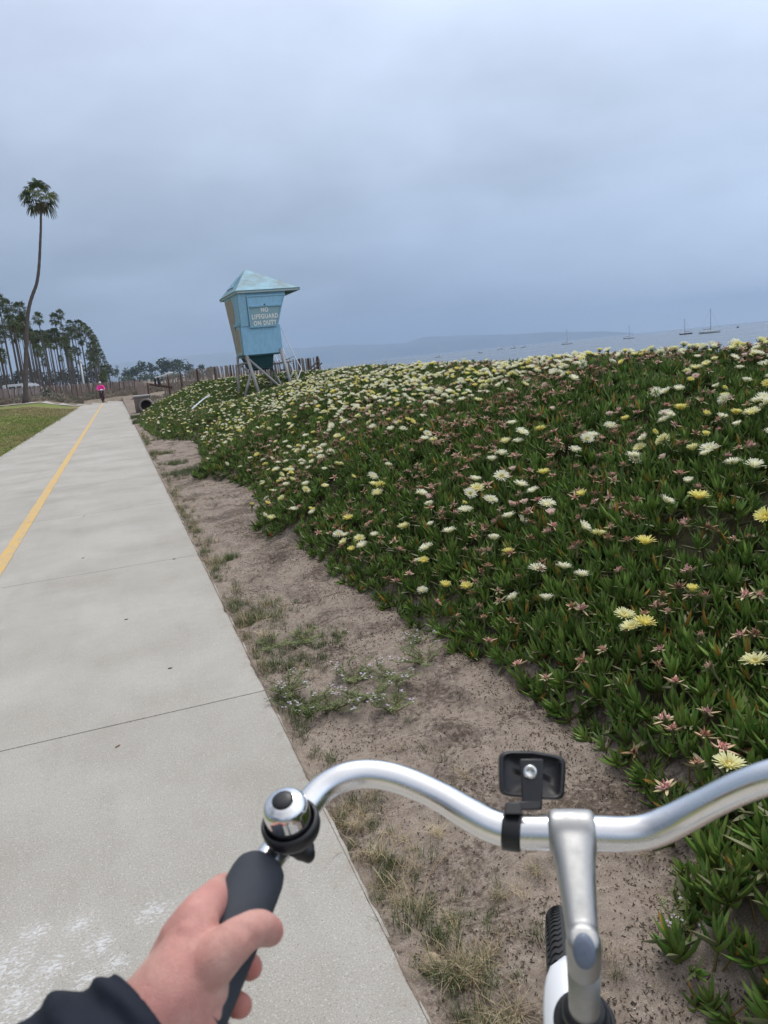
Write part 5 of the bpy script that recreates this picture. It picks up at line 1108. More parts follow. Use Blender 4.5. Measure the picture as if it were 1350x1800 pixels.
R3 = [rocket(1, .17, .075, 13, 7), rocket(2, .20, .085, 15, 9), rocket(3, .13, .065, 10, 5), rocket(4, .15, .045, 13, 0)]
def plant(px, py, k, s, label, name='sea_rocket', group='lilac flowered weeds on the sand', cat='weed'):
    p = hit(px, py); e = empty(name, tuple(p), rng.uniform(0, 6.28), label=label, cat=cat, group=group); e.scale = (s, s, s)
    for me, nm in ((R3[k][0], 'foliage'), (R3[k][1], 'blossoms')):
        if me: o = obj(nm, me, None, e); o.matrix_parent_inverse = Matrix.Identity(4)
for px, py, k, s, lb in ((500, 1215, 0, .95, 'lilac flowered weed hugging the concrete edge at the slab joint'), (545, 1235, 1, 1.0, 'lilac flowered weed just right of the slab joint'), (585, 1245, 0, 1.05, 'bushy lilac flowered weed in the middle of the patch'), (620, 1200, 2, 1.2, 'loose lilac weed behind the middle of the patch'), (650, 1225, 1, .95, 'dense lilac flowered weed right of the patch centre'),
                         (690, 1250, 2, 1.1, 'small upright lilac weed with bare stem at the right front of the patch'), (700, 1195, 1, .85, 'lilac flowered weed nearest the ice plant in the patch'), (745, 1165, 0, 1.0, 'tall lilac flowered weed against the ice plant edge'), (735, 1130, 2, .9, 'thin lilac weed touching the ice plant above the patch'), (475, 1140, 3, 1.0, 'grey-green weed without flowers at the path edge above the lilac ones'), (530, 1130, 3, 1.1, 'grey-green flowerless weed amid dry grass above the lilac patch'),
                         (600, 1120, 2, .6, 'tiny lilac weed alone on bare sand'), (1215, 1630, 2, .7, 'sparse lilac weed beside the lowest ice plant shoots'), (395, 838, 3, 1.6, 'grey-green mounded weed beside the ice plant lobe'), (310, 1010+0, 3, .3, 'tiny weed in the concrete edge')):
    if px == 310: continue
    plant(px, py, k, s, lb)
# young ice plant by the slab edge
p = hit(538, 1262); e = empty('ice_plant_seedling', tuple(p), label='small young ice plant shoot between weeds and the concrete edge', cat='plant')
for k, (dx, dy) in enumerate(((0, 0), (.035, .01), (-.03, .02), (.01, -.03))):
    o = obj('shoot', shoots[k], None, e); o.matrix_parent_inverse = Matrix.Identity(4); o.location = (dx, dy, .015); o.scale = (.55,)*3; o.rotation_euler = (.3*math.sin(k), .3, k)
# dry straw clumps
straw_me = [blades('straw', 60, .13, .0028, ST, ST2, 500+k, .03, 1.1, heads=.35) for k in range(3)]
green_me = [blades('green_blades', 40, .07, .0024, GR, GR2, 510+k, .045, .7) for k in range(2)]
for i, (px, py, s, gr, lb) in enumerate(((800, 1712, 1.0, 1, 'thick dry straw clump next to the crumpled dead leaf by the concrete edge'), (845, 1700, .8, 1, 'dry straw clump right of the thick one with pointed seed heads'), (905, 1790, 1.0, 0, 'dry straw clump at the bottom frame edge beside the front wheel'), (770, 1470, .7, 0, 'dry straw clump below the bend of the handlebar'), (880, 1580, .6, 1, 'straw and green clump left of the wheel top'), (625, 1460, .8, 1, 'straw clump against concrete under the handlebar arch'),
                                   (465, 1120, .9, 0, 'tall straw at the slab edge above the lilac weeds'), (940, 1535, .6, 1, 'short grass clump below the stem clamp beside the wheel'), (1140, 1510, .5, 0, 'wiry brown tuft on the sand right of the stem'), (700, 1590, .6, 1, 'low green and straw clump halfway between concrete and wheel'), (790, 1620, .6, 0, 'small straw tuft between the thick clump and the wheel'), (415, 1060, .8, 1, 'green and straw clump spilling over the slab edge'))):
    p = hit(px, py); e = empty('dry_grass_clump', tuple(p), rng.uniform(0, 6), label=lb, cat='grass clump', group='dry grass clumps on the strip'); e.scale = (s*.60,)*3
    o = obj('straw', straw_me[i % 3], None, e); o.matrix_parent_inverse = Matrix.Identity(4)
    if gr: o = obj('green_blades', green_me[i % 2], None, e); o.matrix_parent_inverse = Matrix.Identity(4)
# crumpled dead leaf, leaf scraps on concrete, a stick
def crumple(px, py, sx_, sy_, c, name, label, cat, z=.0, hump=.02, onpath=False):
    p = hit(px, py) if not onpath else CO+ray(px, py)*(-EYE/ray(px, py)[2]); n = 12; rg = np.random.default_rng(int(px)); V_ = []
    for i in range(n):
        for j in range(n):
            u, v = i/(n-1)*2-1, j/(n-1)*2-1; w = math.sqrt(max(0, 1-.8*u*u))
            V_.append((u*sx_, v*sy_*w, hump*(1-u*u)*(1-v*v)+hump*.5*float(fbm(np.array([u*2.5+px]), np.array([v*2.5]), 3, 8)[0])+.001+z))
    me = mesh(name, V_, [(i*n+j, (i+1)*n+j, (i+1)*n+j+1, i*n+j+1) for i in range(n-1) for j in range(n-1)], [simple(name+'_mat', c, .8, 0, .3, 60)], smooth=True); o = obj(name, me, label=label, cat=cat); o.location = p; o.rotation_euler = (0, 0, rg.random()*3)
    md = o.modifiers.new('thick', 'SOLIDIFY'); md.thickness = .0012
crumple(757, 1700, .022, .034, (.40, .31, .20), 'dead_leaf', 'crumpled tan dead leaf beside the thick straw clump', 'dead leaf', .006, .03)
crumple(207, 1312, .014, .006, (.16, .09, .06), 'brown_scrap', 'reddish brown leaf scrap on the slab below the nearest joint', 'leaf scrap', .0, .003, True)
for i, (px, py, lb) in enumerate(((299, 1175, 'small dark fleck on the slab right of centre'), (222, 1089, 'small dark fleck on the slab, left of the other'), (306, 983, 'thin dark fleck just past the second joint near the edge'), (146, 981, 'dark fleck just past the second joint near the yellow line'), (148, 907, 'dark fleck past the third joint beside the yellow line'))):
    p = CO+ray(px, py)*(-EYE/ray(px, py)[2]); mb = MB(); mb.ell((0, 0, .0015), (.013, .007, .0025), 8, 4); o = mb.build('tar_spot', M['litter'], None, True, label=lb, cat='tar spot'); o.location = p
mb = MB(); pA_, pB_, pC_ = hit(735, 1640), hit(752, 1560), hit(795, 1495); mb.tube([pA_+np.array([0, 0, .01]), pB_+np.array([0, 0, .03]), pC_+np.array([0, 0, .012])], [.0015, .0022, .0012], 5)
for k in range(9): q = pB_+(pC_-pB_)*k*.06+np.array([0, 0, .032]); mb.tube([q, q+np.array([.012*(1 if k % 2 else -1), .012, .006])], [.002, .0006], 4)
mb.build('dry_stalk', M['litter2'], None, label='dry bent seed stalk lying on dark litter left of the wheel', cat='dry stalk')

# ------------------------------------------------------------------ the bicycle under the camera
def brushed(name, c, r, aniso=0):
    m_, t, b = newmat(name, r, 1.0, c, .5); n = noise(t, 60, 4, .7, scalev(t, geo(t), (1, 1, 1))); n2 = noise(t, 900, 2, .6, geo(t))
    t.links.new(RAMP(t, n, [(.3, (r*.8,)*3), (.7, (r*1.25,)*3)]), b.inputs['Roughness']); sc = noise(t, 1.0, 3, .8, scalev(t, geo(t), (260, 30, 900))); t.links.new(MIXC(t, RAMP(t, sc, [(.60, (0, 0, 0)), (.72, (.35, .35, .35))]), c, tuple(x*.62 for x in c)), b.inputs['Base Color']); bump(t, b, n2, .05, .0005); return m_
M['alu'] = brushed('polished_aluminium', (.88, .88, .89), .24); M['cast'] = brushed('cast_aluminium_satin', (.42, .42, .415), .52); M['chrome'] = brushed('chrome', (.82, .82, .83), .07)
M['plast'] = simple('black_plastic', (.014, .014, .016), .42, 0, .1, 80); M['gripm'] = simple('grip_foam_slate', (.046, .052, .064), .78, 0, .10, 160, .35, .1); M['capm'] = simple('blue_grey_cap', (.16, .19, .25), .4, 0, .06, 50); M['white_en'] = simple('white_enamel', (.80, .81, .83), .25, 0, .02, 5); M['screw'] = brushed('screw_steel', (.75, .75, .72), .2)
BK = empty('bicycle', (0.3, .5, 0), label='silver-barred cruiser bicycle held by the rider, with white fender and black tyre', cat='bicycle')
hdg = Vector((math.sin(R_(29.3)), math.cos(R_(29.3)), 0)); rgt = Vector((hdg.y, -hdg.x, 0)); UPZ = Vector((0, 0, 1))
barL = [(1005, 1463, .572), (950, 1463, .578), (900, 1461, .584), (862, 1450, .589), (820, 1428, .595), (780, 1404, .602), (735, 1382, .609), (690, 1366, .614), (645, 1360, .616), (605, 1366, .614), (570, 1385, .609), (543, 1412, .600), (520, 1446, .588), (497, 1480, .572), (466, 1522, .549), (398, 1667, .485), (345, 1782, .445)]
barR = [(1005, 1463, .572), (1060, 1465, .568), (1105, 1466, .564), (1140, 1461, .560), (1172, 1449, .555), (1210, 1430, .547), (1260, 1404, .534), (1310, 1381, .520), (1360, 1364, .506), (1420, 1352, .492), (1500, 1352, .478)]
QL = catmull([at(*p) for p in barL], 8); QR = catmull([at(*p) for p in barR], 8)
last = Vector(QR[-1]); extra = [tuple(last+hdg*.01+rgt*.04), tuple(last-hdg*.03+rgt*.065), tuple(last-hdg*.12+rgt*.075-UPZ*.01), tuple(last-hdg*.22+rgt*.08-UPZ*.02)]
Q = [tuple(q) for q in QL[::-1]]+[tuple(q) for q in QR[1:]]; Q2 = catmull([Q[-1]]+extra, 6)[1:]; Q += [tuple(q) for q in Q2]
cidx = len(QL)-1; L_ = np.cumsum([0]+[np.linalg.norm(np.array(Q[i+1])-np.array(Q[i])) for i in range(len(Q)-1)]); dc = np.abs(L_-L_[cidx])
mb = MB(); mb.tube(Q, list(np.interp(dc, [0, .07, .11, 1], [.0128, .0126, .0112, .0111])), 28); mb.build('handlebar', M['alu'], BK, True)
# grips
gA, gB = Vector(at(460, 1524, .543)), Vector(at(333, 1806, .436)); gd = (gB-gA).normalized(); gl = (gB-gA).length
mb = MB(); mb.lathe(gA, gd, [(.0125, 0), (.0160, .0008), (.0182, .004), (.0194, .010), (.0198, .02), (.0196, gl*.5), (.0196, gl-.01), (.0180, gl-.002), (.01, gl)], 40); mb.build('grip', M['gripm'], BK, True)
rA = Vector(Q[-10]); rd = (Vector(Q[-1])-Vector(Q[-5])).normalized(); mb = MB(); mb.lathe(Vector(Q[-1])-rd*.12, rd, [(.0125, 0), (.0166, .004), (.0176, .02), (.0176, .125), (.01, .13)], 32); mb.build('grip', M['gripm'], BK, True)
# stem, by voxel union of clamp, neck and quill head
def union(name, mb, vox, smooth_it, mat, parent, local=False):
    me = mb.me(name, None, False, False); o = bpy.data.objects.new(name, me); COL.objects.link(o)
    r = o.modifiers.new('r', 'REMESH'); r.mode = 'VOXEL'; r.voxel_size = vox; s_ = o.modifiers.new('s', 'SMOOTH'); s_.iterations = smooth_it; s_.factor = .5
    dg = bpy.context.evaluated_depsgraph_get(); m2 = bpy.data.meshes.new_from_object(o.evaluated_get(dg)); bpy.data.objects.remove(o); m2.name = name
    m2.polygons.foreach_set('use_smooth', np.ones(len(m2.polygons), bool)); m2.materials.clear(); q = obj(name, m2, mat, parent); return q
Cc = Vector(at(1005, 1463, .572)); Bq = Vector(at(1026, 1664, .498)); fwd = Vector(CF)
mb = MB(); mb.lathe(Cc-rgt*.0172, rgt, [(.0150, 0), (.0166, .003), (.0170, .0172), (.0166, .0314), (.0150, .0344)], 36)
def superring(c, ax, su, sv_, up, n=20, e=.7):
    s1 = ax.cross(up).normalized(); s2 = s1.cross(ax).normalized(); o_ = []
    for j in range(n):
        a = 2*PI*j/n; ca, sa = math.cos(a), math.sin(a); o_.append(c+s1*su*math.copysign(abs(ca)**e, ca)+s2*sv_*math.copysign(abs(sa)**e, sa))
    return o_
axn = (Bq-Cc).normalized(); rings = []; 
for f, wu, wv in ((0, .0174, .0145), (.12, .0170, .0145), (.28, .0150, .0138), (.5, .0130, .0125), (.75, .0113, .0112), (1.0, .0102, .0108)): rings += superring(Cc+(Bq-Cc)*f, axn, wu, wv, UPZ)
n = 20; mb.add(rings, [(i*n+j, i*n+(j+1) % n, (i+1)*n+(j+1) % n, (i+1)*n+j) for i in range(5) for j in range(n)]+[tuple(reversed(range(n))), tuple(5*n+j for j in range(n))])
st_ax = (-UPZ*math.cos(R_(24))+hdg*math.sin(R_(24))).normalized()
mb.lathe(Bq-st_ax*.013, st_ax, [(.008, 0), (.0106, .002), (.0116, .010), (.0117, .028), (.0113, .045), (.0111, .06)], 28)
union('stem', mb, .0015, 14, M['cast'], BK)
capn = (Vector(CO)-Bq).normalized()*.45-st_ax*.9; capn.normalize(); cc_ = Bq-st_ax*.0145
cn_ = ((Vector(CO)-Bq).normalized()*.75-hdg*.35).normalized(); cc_ = Bq+cn_*.0118; mb = MB(); V_ = []
for (k1, dh) in ((1.0, -.006), (1.0, .0022), (.93, .0036), (.6, .0046), (.05, .0048)): V_ += superring(cc_+cn_*dh, cn_, .0073*k1, .0102*k1, UPZ, 28, 1.0)
mb.add(V_, [(i*28+j, i*28+(j+1) % 28, (i+1)*28+(j+1) % 28, (i+1)*28+j) for i in range(4) for j in range(28)]); mb.build('bolt_cap', M['capm'], BK, True)
mb = MB(); mb.lathe(Bq+st_ax*.03, st_ax, [(.0112, 0), (.0112, .14)], 28); mb.build('quill', M['cast'], BK, True)
hs = Bq+st_ax*.098; mb = MB(); mb.lathe(hs, st_ax, [(.0114, -.004), (.0145, -.003), (.0160, .0), (.0160, .006), (.0148, .008), (.0148, .013), (.0182, .014), (.0198, .018), (.0198, .024), (.0185, .028), (.0185, .034), (.019, .036), (.019, .05)], 36); mb.build('headset', M['plast'], BK, True)
tor = MB()
for rr0, hh0, tt in ((.0200, .021, .0030),):
    a0 = st_ax.orthogonal().normalized(); b0 = st_ax.cross(a0); V_ = []
    for i in range(40):
        an = 2*PI*i/40; rdv = a0*math.cos(an)+b0*math.sin(an)
        for j in range(10): bb = 2*PI*j/10; V_.append(hs+st_ax*(hh0+tt*math.sin(bb))+rdv*(rr0+tt*math.cos(bb)))
    tor.add(V_, [(i*10+j, ((i+1) % 40)*10+j, ((i+1) % 40)*10+(j+1) % 10, i*10+(j+1) % 10) for i in range(40) for j in range(10)])
tor.build('headset_ring', M['plast'], BK, True)
ht0 = hs+st_ax*.045; ht1 = hs+st_ax*.19; mb = MB(); mb.lathe(ht0, st_ax, [(.019, 0), (.019, .145)], 28); mb.build('head_tube', M['white_en'], BK, True)
# wheel, fork, fender
crown_ = ht1+st_ax*.01; gz = H1(.5, .9); ax_z = gz+.335; s_ax = (crown_.z-ax_z); axle = hdg*.885+rgt*(crown_.dot(rgt)-.004); axle.z = ax_z
mb = MB(); Rw = .310; rt = .027
def wheelpt(a, rad, off=0): return axle+hdg*math.cos(a)*rad+UPZ*math.sin(a)*rad+rgt*off
n, m_ = 200, 16; V_ = []
for i in range(n):
    a = 2*PI*i/n
    for j in range(m_):
        b = 2*PI*j/m_; rr_ = rt
        V_.append(wheelpt(a, Rw+rr_*math.cos(b), rr_*math.sin(b)))
tyre_m, t, b = newmat('tyre_tread', .8, 0, (.03, .031, .033)); wm = mb.add(V_, [(i*m_+j, ((i+1) % n)*m_+j, ((i+1) % n)*m_+(j+1) % m_, i*m_+(j+1) % m_) for i in range(n) for j in range(m_)])
hub = MB(); hub.tube([axle-rgt*.05, axle+rgt*.05], [.02, .02], 16); whl = hub.build('wheel', M['chrome'], BK, True); ty = mb.build('tyre', tyre_m, whl, True)
gm = MB()        # tread grooves: thin recessed sipes laid as raised ribs between them
for i in range(150):
    a = 2*PI*i/150
    for s_ in (-1, 1):
        P5 = []
        for k in range(6):
            bb = s_*(.12+.20*k); aa = a+.012*math.sin(k*1.9)+.006*k; P5.append(wheelpt(aa, Rw+(rt+.0006)*math.cos(bb), (rt+.0006)*math.sin(bb)))
        gm.tube(P5, [.0007, .0014, .0016, .0016, .0014, .0006], 4)
gm.build('tread_sipes', simple('tread_black', (.010, .010, .010), .9), whl)
mb = MB(); V_ = []
for i in range(80):
    a = 2*PI*i/80
    for (rd_, of) in ((.290, -.014), (.290, .014), (.276, .012), (.276, -.012)): V_.append(wheelpt(a, rd_, of))
mb.add(V_, [(i*4+j, ((i+1) % 80)*4+j, ((i+1) % 80)*4+(j+1) % 4, i*4+(j+1) % 4) for i in range(80) for j in range(4)]); mb.build('rim', M['alu'], whl, True)
for k in range(32): a = 2*PI*k/32; mb = MB(); mb.tube([wheelpt(a+.25*(1 if k % 2 else -1), .02, .025*(1 if k % 4 < 2 else -1)), wheelpt(a, .278, 0)], .001, 4); mb.build('spoke', M['chrome'], whl)
# fender: curved strip with a rounded front end
mb = MB(); V_ = []; a0_, a1_ = R_(88), R_(205); n = 60; m_ = 13
for i in range(n+1):
    f = i/n; a = a0_+(a1_-a0_)*f; wd = 1.0*math.sqrt(max(0.0, 1-(1-min(1, f*n/7.0))**2)) if f*n < 7 else 1.0
    wd = max(wd, .05)
    for j in range(m_): b = (j/(m_-1)*2-1); bb = b*wd*1.25; V_.append(wheelpt(a, Rw-.002+.036*math.cos(bb)+.004, .036*math.sin(bb)))
mb.add(V_, [(i*m_+j, (i+1)*m_+j, (i+1)*m_+j+1, i*m_+j+1) for i in range(n) for j in range(m_-1)]); o = mb.build('fender', M['white_en'], BK, True); md = o.modifiers.new('thick', 'SOLIDIFY'); md.thickness = .0016
for s_ in (-1, 1):
    mb = MB(); mb.tube([crown_, crown_+rgt*s_*.045+st_ax*.02, crown_+rgt*s_*.052+st_ax*.10, axle+rgt*s_*.055], [.014, .014, .013, .010], 12); mb.build('fork', M['white_en'], BK, True)
bbk = Vector((axle.x, axle.y, 0))-hdg*.72+UPZ*.30; st_top = bbk-hdg*.18+UPZ*.42; rear = Vector((axle.x, axle.y, ax_z))-hdg*1.16
for a_, b_, r_ in ((ht0+st_ax*.03, st_top, .015), (ht1-st_ax*.02, bbk, .018), (bbk, st_top+UPZ*.06, .015), (bbk, rear, .010), (st_top, rear, .009)):
    mid = (a_+b_)/2-UPZ*.02; mb = MB(); mb.tube(catmull([a_, mid, b_], 6), r_, 12); mb.build('frame_tube', M['white_en'], BK, True)
mb = MB(); mb.ell(st_top+UPZ*.17-hdg*.03, (.09, .09, .03), 16, 8); mb.tube([st_top, st_top+UPZ*.16], .013, 10); mb.build('saddle', M['plast'], BK, True)
w2 = whl.copy(); COL.objects.link(w2); mt_ = Matrix.Translation(rear-axle); w2.data = whl.data.copy(); w2.data.transform(mt_)
for ch in list(whl.children):
    c2 = ch.copy(); c2.data = ch.data.copy(); c2.data.transform(mt_); COL.objects.link(c2); c2.parent = w2
# bell
bc = Vector(at(494, 1398, .532)); vw = (Vector(CO)-bc).normalized(); img = Vector(CR)*(-22)+Vector(CU)*(65); img = (img-vw*img.dot(vw)).normalized(); bax = (vw*math.cos(R_(43))+img*math.sin(R_(43))).normalized()
BL_ = .0310; b0 = bc-bax*BL_
mb = MB(); prof = [(.0166, 0), (.0168, .006), (.0166, .010), (.0164, .0155)]+[(.0164-.0052*(1-math.cos(t)), .0155+.0085*math.sin(t)+.0) for t in np.linspace(.1, 1.5, 10)]; prof += [(.0100, BL_-.0058), (.004, BL_-.0054), (.0005, BL_-.0053)]
mb.lathe(b0, bax, [(r_, h_) for r_, h_ in prof], 48); mb.build('bell', M['chrome'], BK, True)
mb = MB(); mb.lathe(b0+bax*(BL_-.0058), bax, [(.0078, 0), (.0078, .0012), (.0066, .0022), (.003, .0026), (.0004, .0027)], 32); mb.build('bell_cap', M['plast'], BK, True)
mb = MB(); mb.lathe(b0-bax*.004, bax, [(.012, -.004), (.0200, -.003), (.0213, .001), (.0213, .007), (.0198, .010), (.0182, .009), (.0178, .004)], 40); mb.build('bell_base', M['plast'], BK, True)
ub = Vector(at(513, 1459, .584)); tb = (Vector(at(497, 1480, .572))-Vector(at(520, 1446, .588))).normalized()
mb = MB(); mb.lathe(ub-tb*.010, tb, [(.0112, 0), (.0150, .0005), (.0155, .003), (.0155, .017), (.0150, .0195), (.0112, .02)], 28); mb.tube([ub, b0-bax*.004], [.010, .014], 14)
lv = Vector(at(531, 1490, .566)); mb.tube([ub, Vector(at(524, 1478, .572)), lv], [.012, .011, .0085], 12); mb.ell(lv, (.0095, .0095, .0095), 14, 8); mb.ell(Vector(at(541, 1500, .563)), (.006, .006, .008), 10, 6); union('bell_clamp', mb, .0014, 4, M['plast'], BK)
mb = MB(); mb.lathe(Vector(at(518, 1488, .556)), (Vector(CO)-lv).normalized(), [(.0065, -.003), (.0072, .002), (.0055, .0035), (.0045, .0015)], 20); mb.build('bell_lever', M['plast'], BK, True)
# bracket strap and the back of the front reflector
sp_ = Vector(at(901, 1461, .584)); ts = (Vector(at(862, 1450, .589))-Vector(at(950, 1463, .578))).normalized()
mb = MB(); mb.lathe(sp_-ts*.0072, ts, [(.0129, 0), (.0145, .0004), (.0145, .014), (.0129, .0144)], 32)
PB = lambda x, y, d: Vector(at(x, y, d))
mb.hexa([PB(886, 1432, .574), PB(918, 1432, .572), PB(918, 1432, .588), PB(886, 1432, .59), PB(888, 1411, .582), PB(916, 1408, .580), PB(916, 1408, .594), PB(888, 1411, .596)])
mb.hexa([PB(890, 1426, .582), PB(950, 1422, .584), PB(950, 1422, .596), PB(890, 1426, .594), PB(892, 1410, .586), PB(952, 1406, .590), PB(952, 1406, .602), PB(892, 1410, .598)])
mb.hexa([PB(918, 1424, .586), PB(953, 1424, .586), PB(953, 1424, .600), PB(918, 1424, .600), PB(914, 1334, .603), PB(955, 1334, .603), PB(955, 1334, .615), PB(914, 1334, .615)])
o = mb.build('bracket', M['plast'], BK); bevel(o, .0012); autosmooth(o)
c00, c10, c11, c01 = (878, 1398, .622), (990, 1407, .622), (994, 1332, .642), (877, 1322, .642)
N_ = 28; V_ = []
def bil(u, v, d):
    a = np.array(c00)*(1-u)*(1-v)+np.array(c10)*u*(1-v)+np.array(c11)*u*v+np.array(c01)*(1-u)*v; return PB(a[0], a[1]-6*math.sin(PI*u)*v, a[2]+d)
def rr(u_, v_, k): 
    return bil(.5+(u_-.5)*k, .5+(v_-.5)*k, 0)
loop = []
for j in range(N_):
    a = 2*PI*j/N_; ca, sa = math.cos(a), math.sin(a); loop.append((.5+.5*math.copysign(abs(ca)**.28, ca), .5+.5*math.copysign(abs(sa)**.28, sa)))
mb = MB()
layers = [(1.0, .009), (1.03, .004), (1.0, -.004), (.955, -.006), (.90, -.006), (.87, .0), (.3, .0)]
for k, dz in layers: V_ += [bil(.5+(u-.5)*k, .5+(v-.5)*k, dz) for u, v in loop]
F_ = [(i*N_+j, i*N_+(j+1) % N_, (i+1)*N_+(j+1) % N_, (i+1)*N_+j) for i in range(len(layers)-1) for j in range(N_)]+[tuple(range(N_)), tuple(reversed([(len(layers)-1)*N_+j for j in range(N_)]))]
mb.add(V_, F_); mb.build('reflector_housing', M['plast'], BK, True)
mb = MB(); mb.lathe(PB(932, 1357, .597), (Vector(CO)-PB(932, 1357, .6)).normalized(), [(.0055, -.008), (.0056, 0), (.0048, .0015), (.0030, .0018), (.0026, .0005), (.0005, .0004)], 24); mb.build('screw', M['screw'], BK, True)
mb = MB(); mb.lathe(PB(902, 1423, .5805), (Vector(CO)-PB(902, 1423, .58)).normalized(), [(.004, -.004), (.004, .0008), (.001, .0012)], 16); mb.build('screw', simple('rusty_screw', (.20, .08, .04), .6, .5), BK, True)

# ------------------------------------------------------------------ the rider's left hand and sleeve
def mk_skin():
    m_, t, b = newmat('hand_skin', .46, 0, (.6, .36, .29), .4); p = geo(t); n = noise(t, 38, 5, .6, p); f = noise(t, 600, 3, .7, p); n3 = noise(t, 14, 3, .5, p)
    c = RAMP(t, n, [(.32, (.60, .30, .245)), (.5, (.66, .37, .305)), (.68, (.73, .46, .375))]); c = MIXC(t, RAMP(t, n3, [(.4, (0, 0, 0)), (.62, (.8, .8, .8))]), c, (.66, .285, .245)); vr = N(t, 'ShaderNodeTexVoronoi', feature='DISTANCE_TO_EDGE'); vr.inputs['Scale'].default_value = 620; t.links.new(p, vr.inputs['Vector']); c = MIXC(t, RAMP(t, noise(t, 210, 4, .7, p), [(.4, (0, 0, 0)), (.7, (.22, .22, .22))]), c, (.42, .18, .15))
    a = N(t, 'ShaderNodeAttribute', attribute_name='Col'); s_ = N(t, 'ShaderNodeSeparateColor'); t.links.new(a.outputs['Color'], s_.inputs[0]); c = MIXC(t, s_.outputs[0], c, (.62, .20, .16))
    t.links.new(c, b.inputs['Base Color']); b.inputs['Subsurface Weight'].default_value = .25; b.inputs['Subsurface Radius'].default_value = (.008, .003, .0015); b.inputs['Subsurface Scale'].default_value = 1.0
    bump(t, b, MA(t, 'ADD', MA(t, 'MULTIPLY', f, .5), MA(t, 'ADD', n, MA(t, 'MULTIPLY', MA(t, 'MINIMUM', vr.outputs['Distance'], .12), 3.0))), .6, .0014); return m_
M['hand'] = mk_skin()
hand = empty('person', tuple(Vector(at(200, 1840, .44))), label="rider's left arm in dark navy sleeve, bare hand wrapped round the grip", cat='person')
mb = MB()
def limbc(L):
    pts_ = catmull([at(*p[:3]) for p in L], 6); rr_ = np.interp(np.linspace(0, len(L)-1, len(pts_)), range(len(L)), [p[3] for p in L]); mb.tube(pts_, list(rr_), 16); mb.ell(pts_[-1], (rr_[-1],)*3, 14, 9); mb.ell(pts_[0], (rr_[0],)*3, 14, 9)
# thumb laid over the grip
limbc([(312, 1762, .452, .019), (352, 1712, .446, .0175), (392, 1672, .446, .0140), (432, 1640, .456, .0112), (456, 1632, .467, .0108), (474, 1637, .480, .0092)])
# fingers go down the outer side, under the grip, tips come out on the right
limbc([(318, 1652, .460, .0140), (348, 1610, .468, .0130), (372, 1584, .500, .0118), (396, 1562, .542, .0108), (420, 1572, .568, .0095), (440, 1605, .560, .0085)])
limbc([(305, 1678, .458, .0140), (322, 1642, .474, .0128), (338, 1630, .508, .0110), (380, 1655, .533, .0098), (422, 1688, .524, .0090), (440, 1700, .510, .0086)])
limbc([(290, 1708, .456, .0135), (300, 1680, .470, .0120), (320, 1690, .502, .0100), (362, 1722, .516, .0090), (402, 1756, .508, .0084), (423, 1768, .492, .0078)])
limbc([(278, 1740, .452, .0125), (285, 1722, .470, .0105), (303, 1745, .492, .0090), (345, 1785, .500, .0080), (375, 1808, .492, .0074), (393, 1818, .482, .0068)])
# back of the hand and heel
limbc([(262, 1790, .430, .0235), (300, 1730, .438, .0200), (328, 1668, .452, .0150), (348, 1622, .464, .0130)])
limbc([(275, 1795, .432, .0235), (318, 1745, .440, .0200), (350, 1700, .447, .0165), (372, 1668, .458, .0130)])
limbc([(255, 1788, .432, .0225), (280, 1740, .440, .0180), (300, 1700, .452, .0150), (318, 1662, .460, .0130)])
limbc([(285, 1815, .434, .0225), (325, 1775, .440, .0195), (352, 1740, .444, .0170)]); limbc([(300, 1830, .436, .021), (335, 1800, .440, .0185), (350, 1780, .442, .0165)])
limbc([(120, 1965, .40, .030), (200, 1880, .415, .027), (265, 1800, .432, .0245)])
for q_ in ((330, 1645, .4525), (308, 1676, .4500)): mb.ell(at(*q_), (.0095,)*3, 12, 8)
h = union('hand', mb, .0014, 9, M['hand'], hand)
me = h.data
# tendons and skin folds: shallow real relief on the joined surface
n_v = len(me.vertices); co = np.zeros(n_v*3); nr = np.zeros(n_v*3); me.vertices.foreach_get('co', co); me.vertices.foreach_get('normal', nr); co = co.reshape(-1, 3); nr = nr.reshape(-1, 3); dsp = np.zeros(n_v)
def seg_d(a, b):
    a, b = np.array(a), np.array(b); ab = b-a; t_ = np.clip(((co-a)@ab)/(ab@ab), 0, 1); return np.linalg.norm(co-(a+t_[:, None]*ab), axis=1), t_
for a_, b_, hgt in (((330, 1642, .446), (275, 1770, .425), .0011), ((308, 1674, .443), (265, 1778, .424), .0009), ((350, 1712, .434), (280, 1790, .418), .0012), ((398, 1668, .437), (350, 1712, .432), .0008)):
    dd_, t_ = seg_d(at(*a_), at(*b_)); dsp += hgt*np.exp(-(dd_/.0085)**2)*np.sin(PI*np.clip(t_, .05, .95))
for (c_, e_) in (((424, 1622, .446), (440, 1656, .446)), ((430, 1620, .447), (446, 1654, .447)), ((436, 1618, .449), (451, 1652, .449)), ((378, 1640, .448), (352, 1690, .440)), ((384, 1654, .447), (365, 1700, .438)), ((364, 1590, .470), (350, 1585, .475)), ((452, 1615, .455), (462, 1650, .456))):
    dd_, t_ = seg_d(at(*c_), at(*e_)); dsp -= .00075*np.exp(-(dd_/.0042)**2)
co2 = co+nr*(dsp+.00035*fbm(co[:, 0]*160+co[:, 2]*70, co[:, 1]*160, 3, 17))[:, None]; me.vertices.foreach_set('co', co2.ravel()); me.update()
co = np.zeros(len(me.vertices)*3); me.vertices.foreach_get('co', co); co = co.reshape(-1, 3); w = np.zeros(len(co))
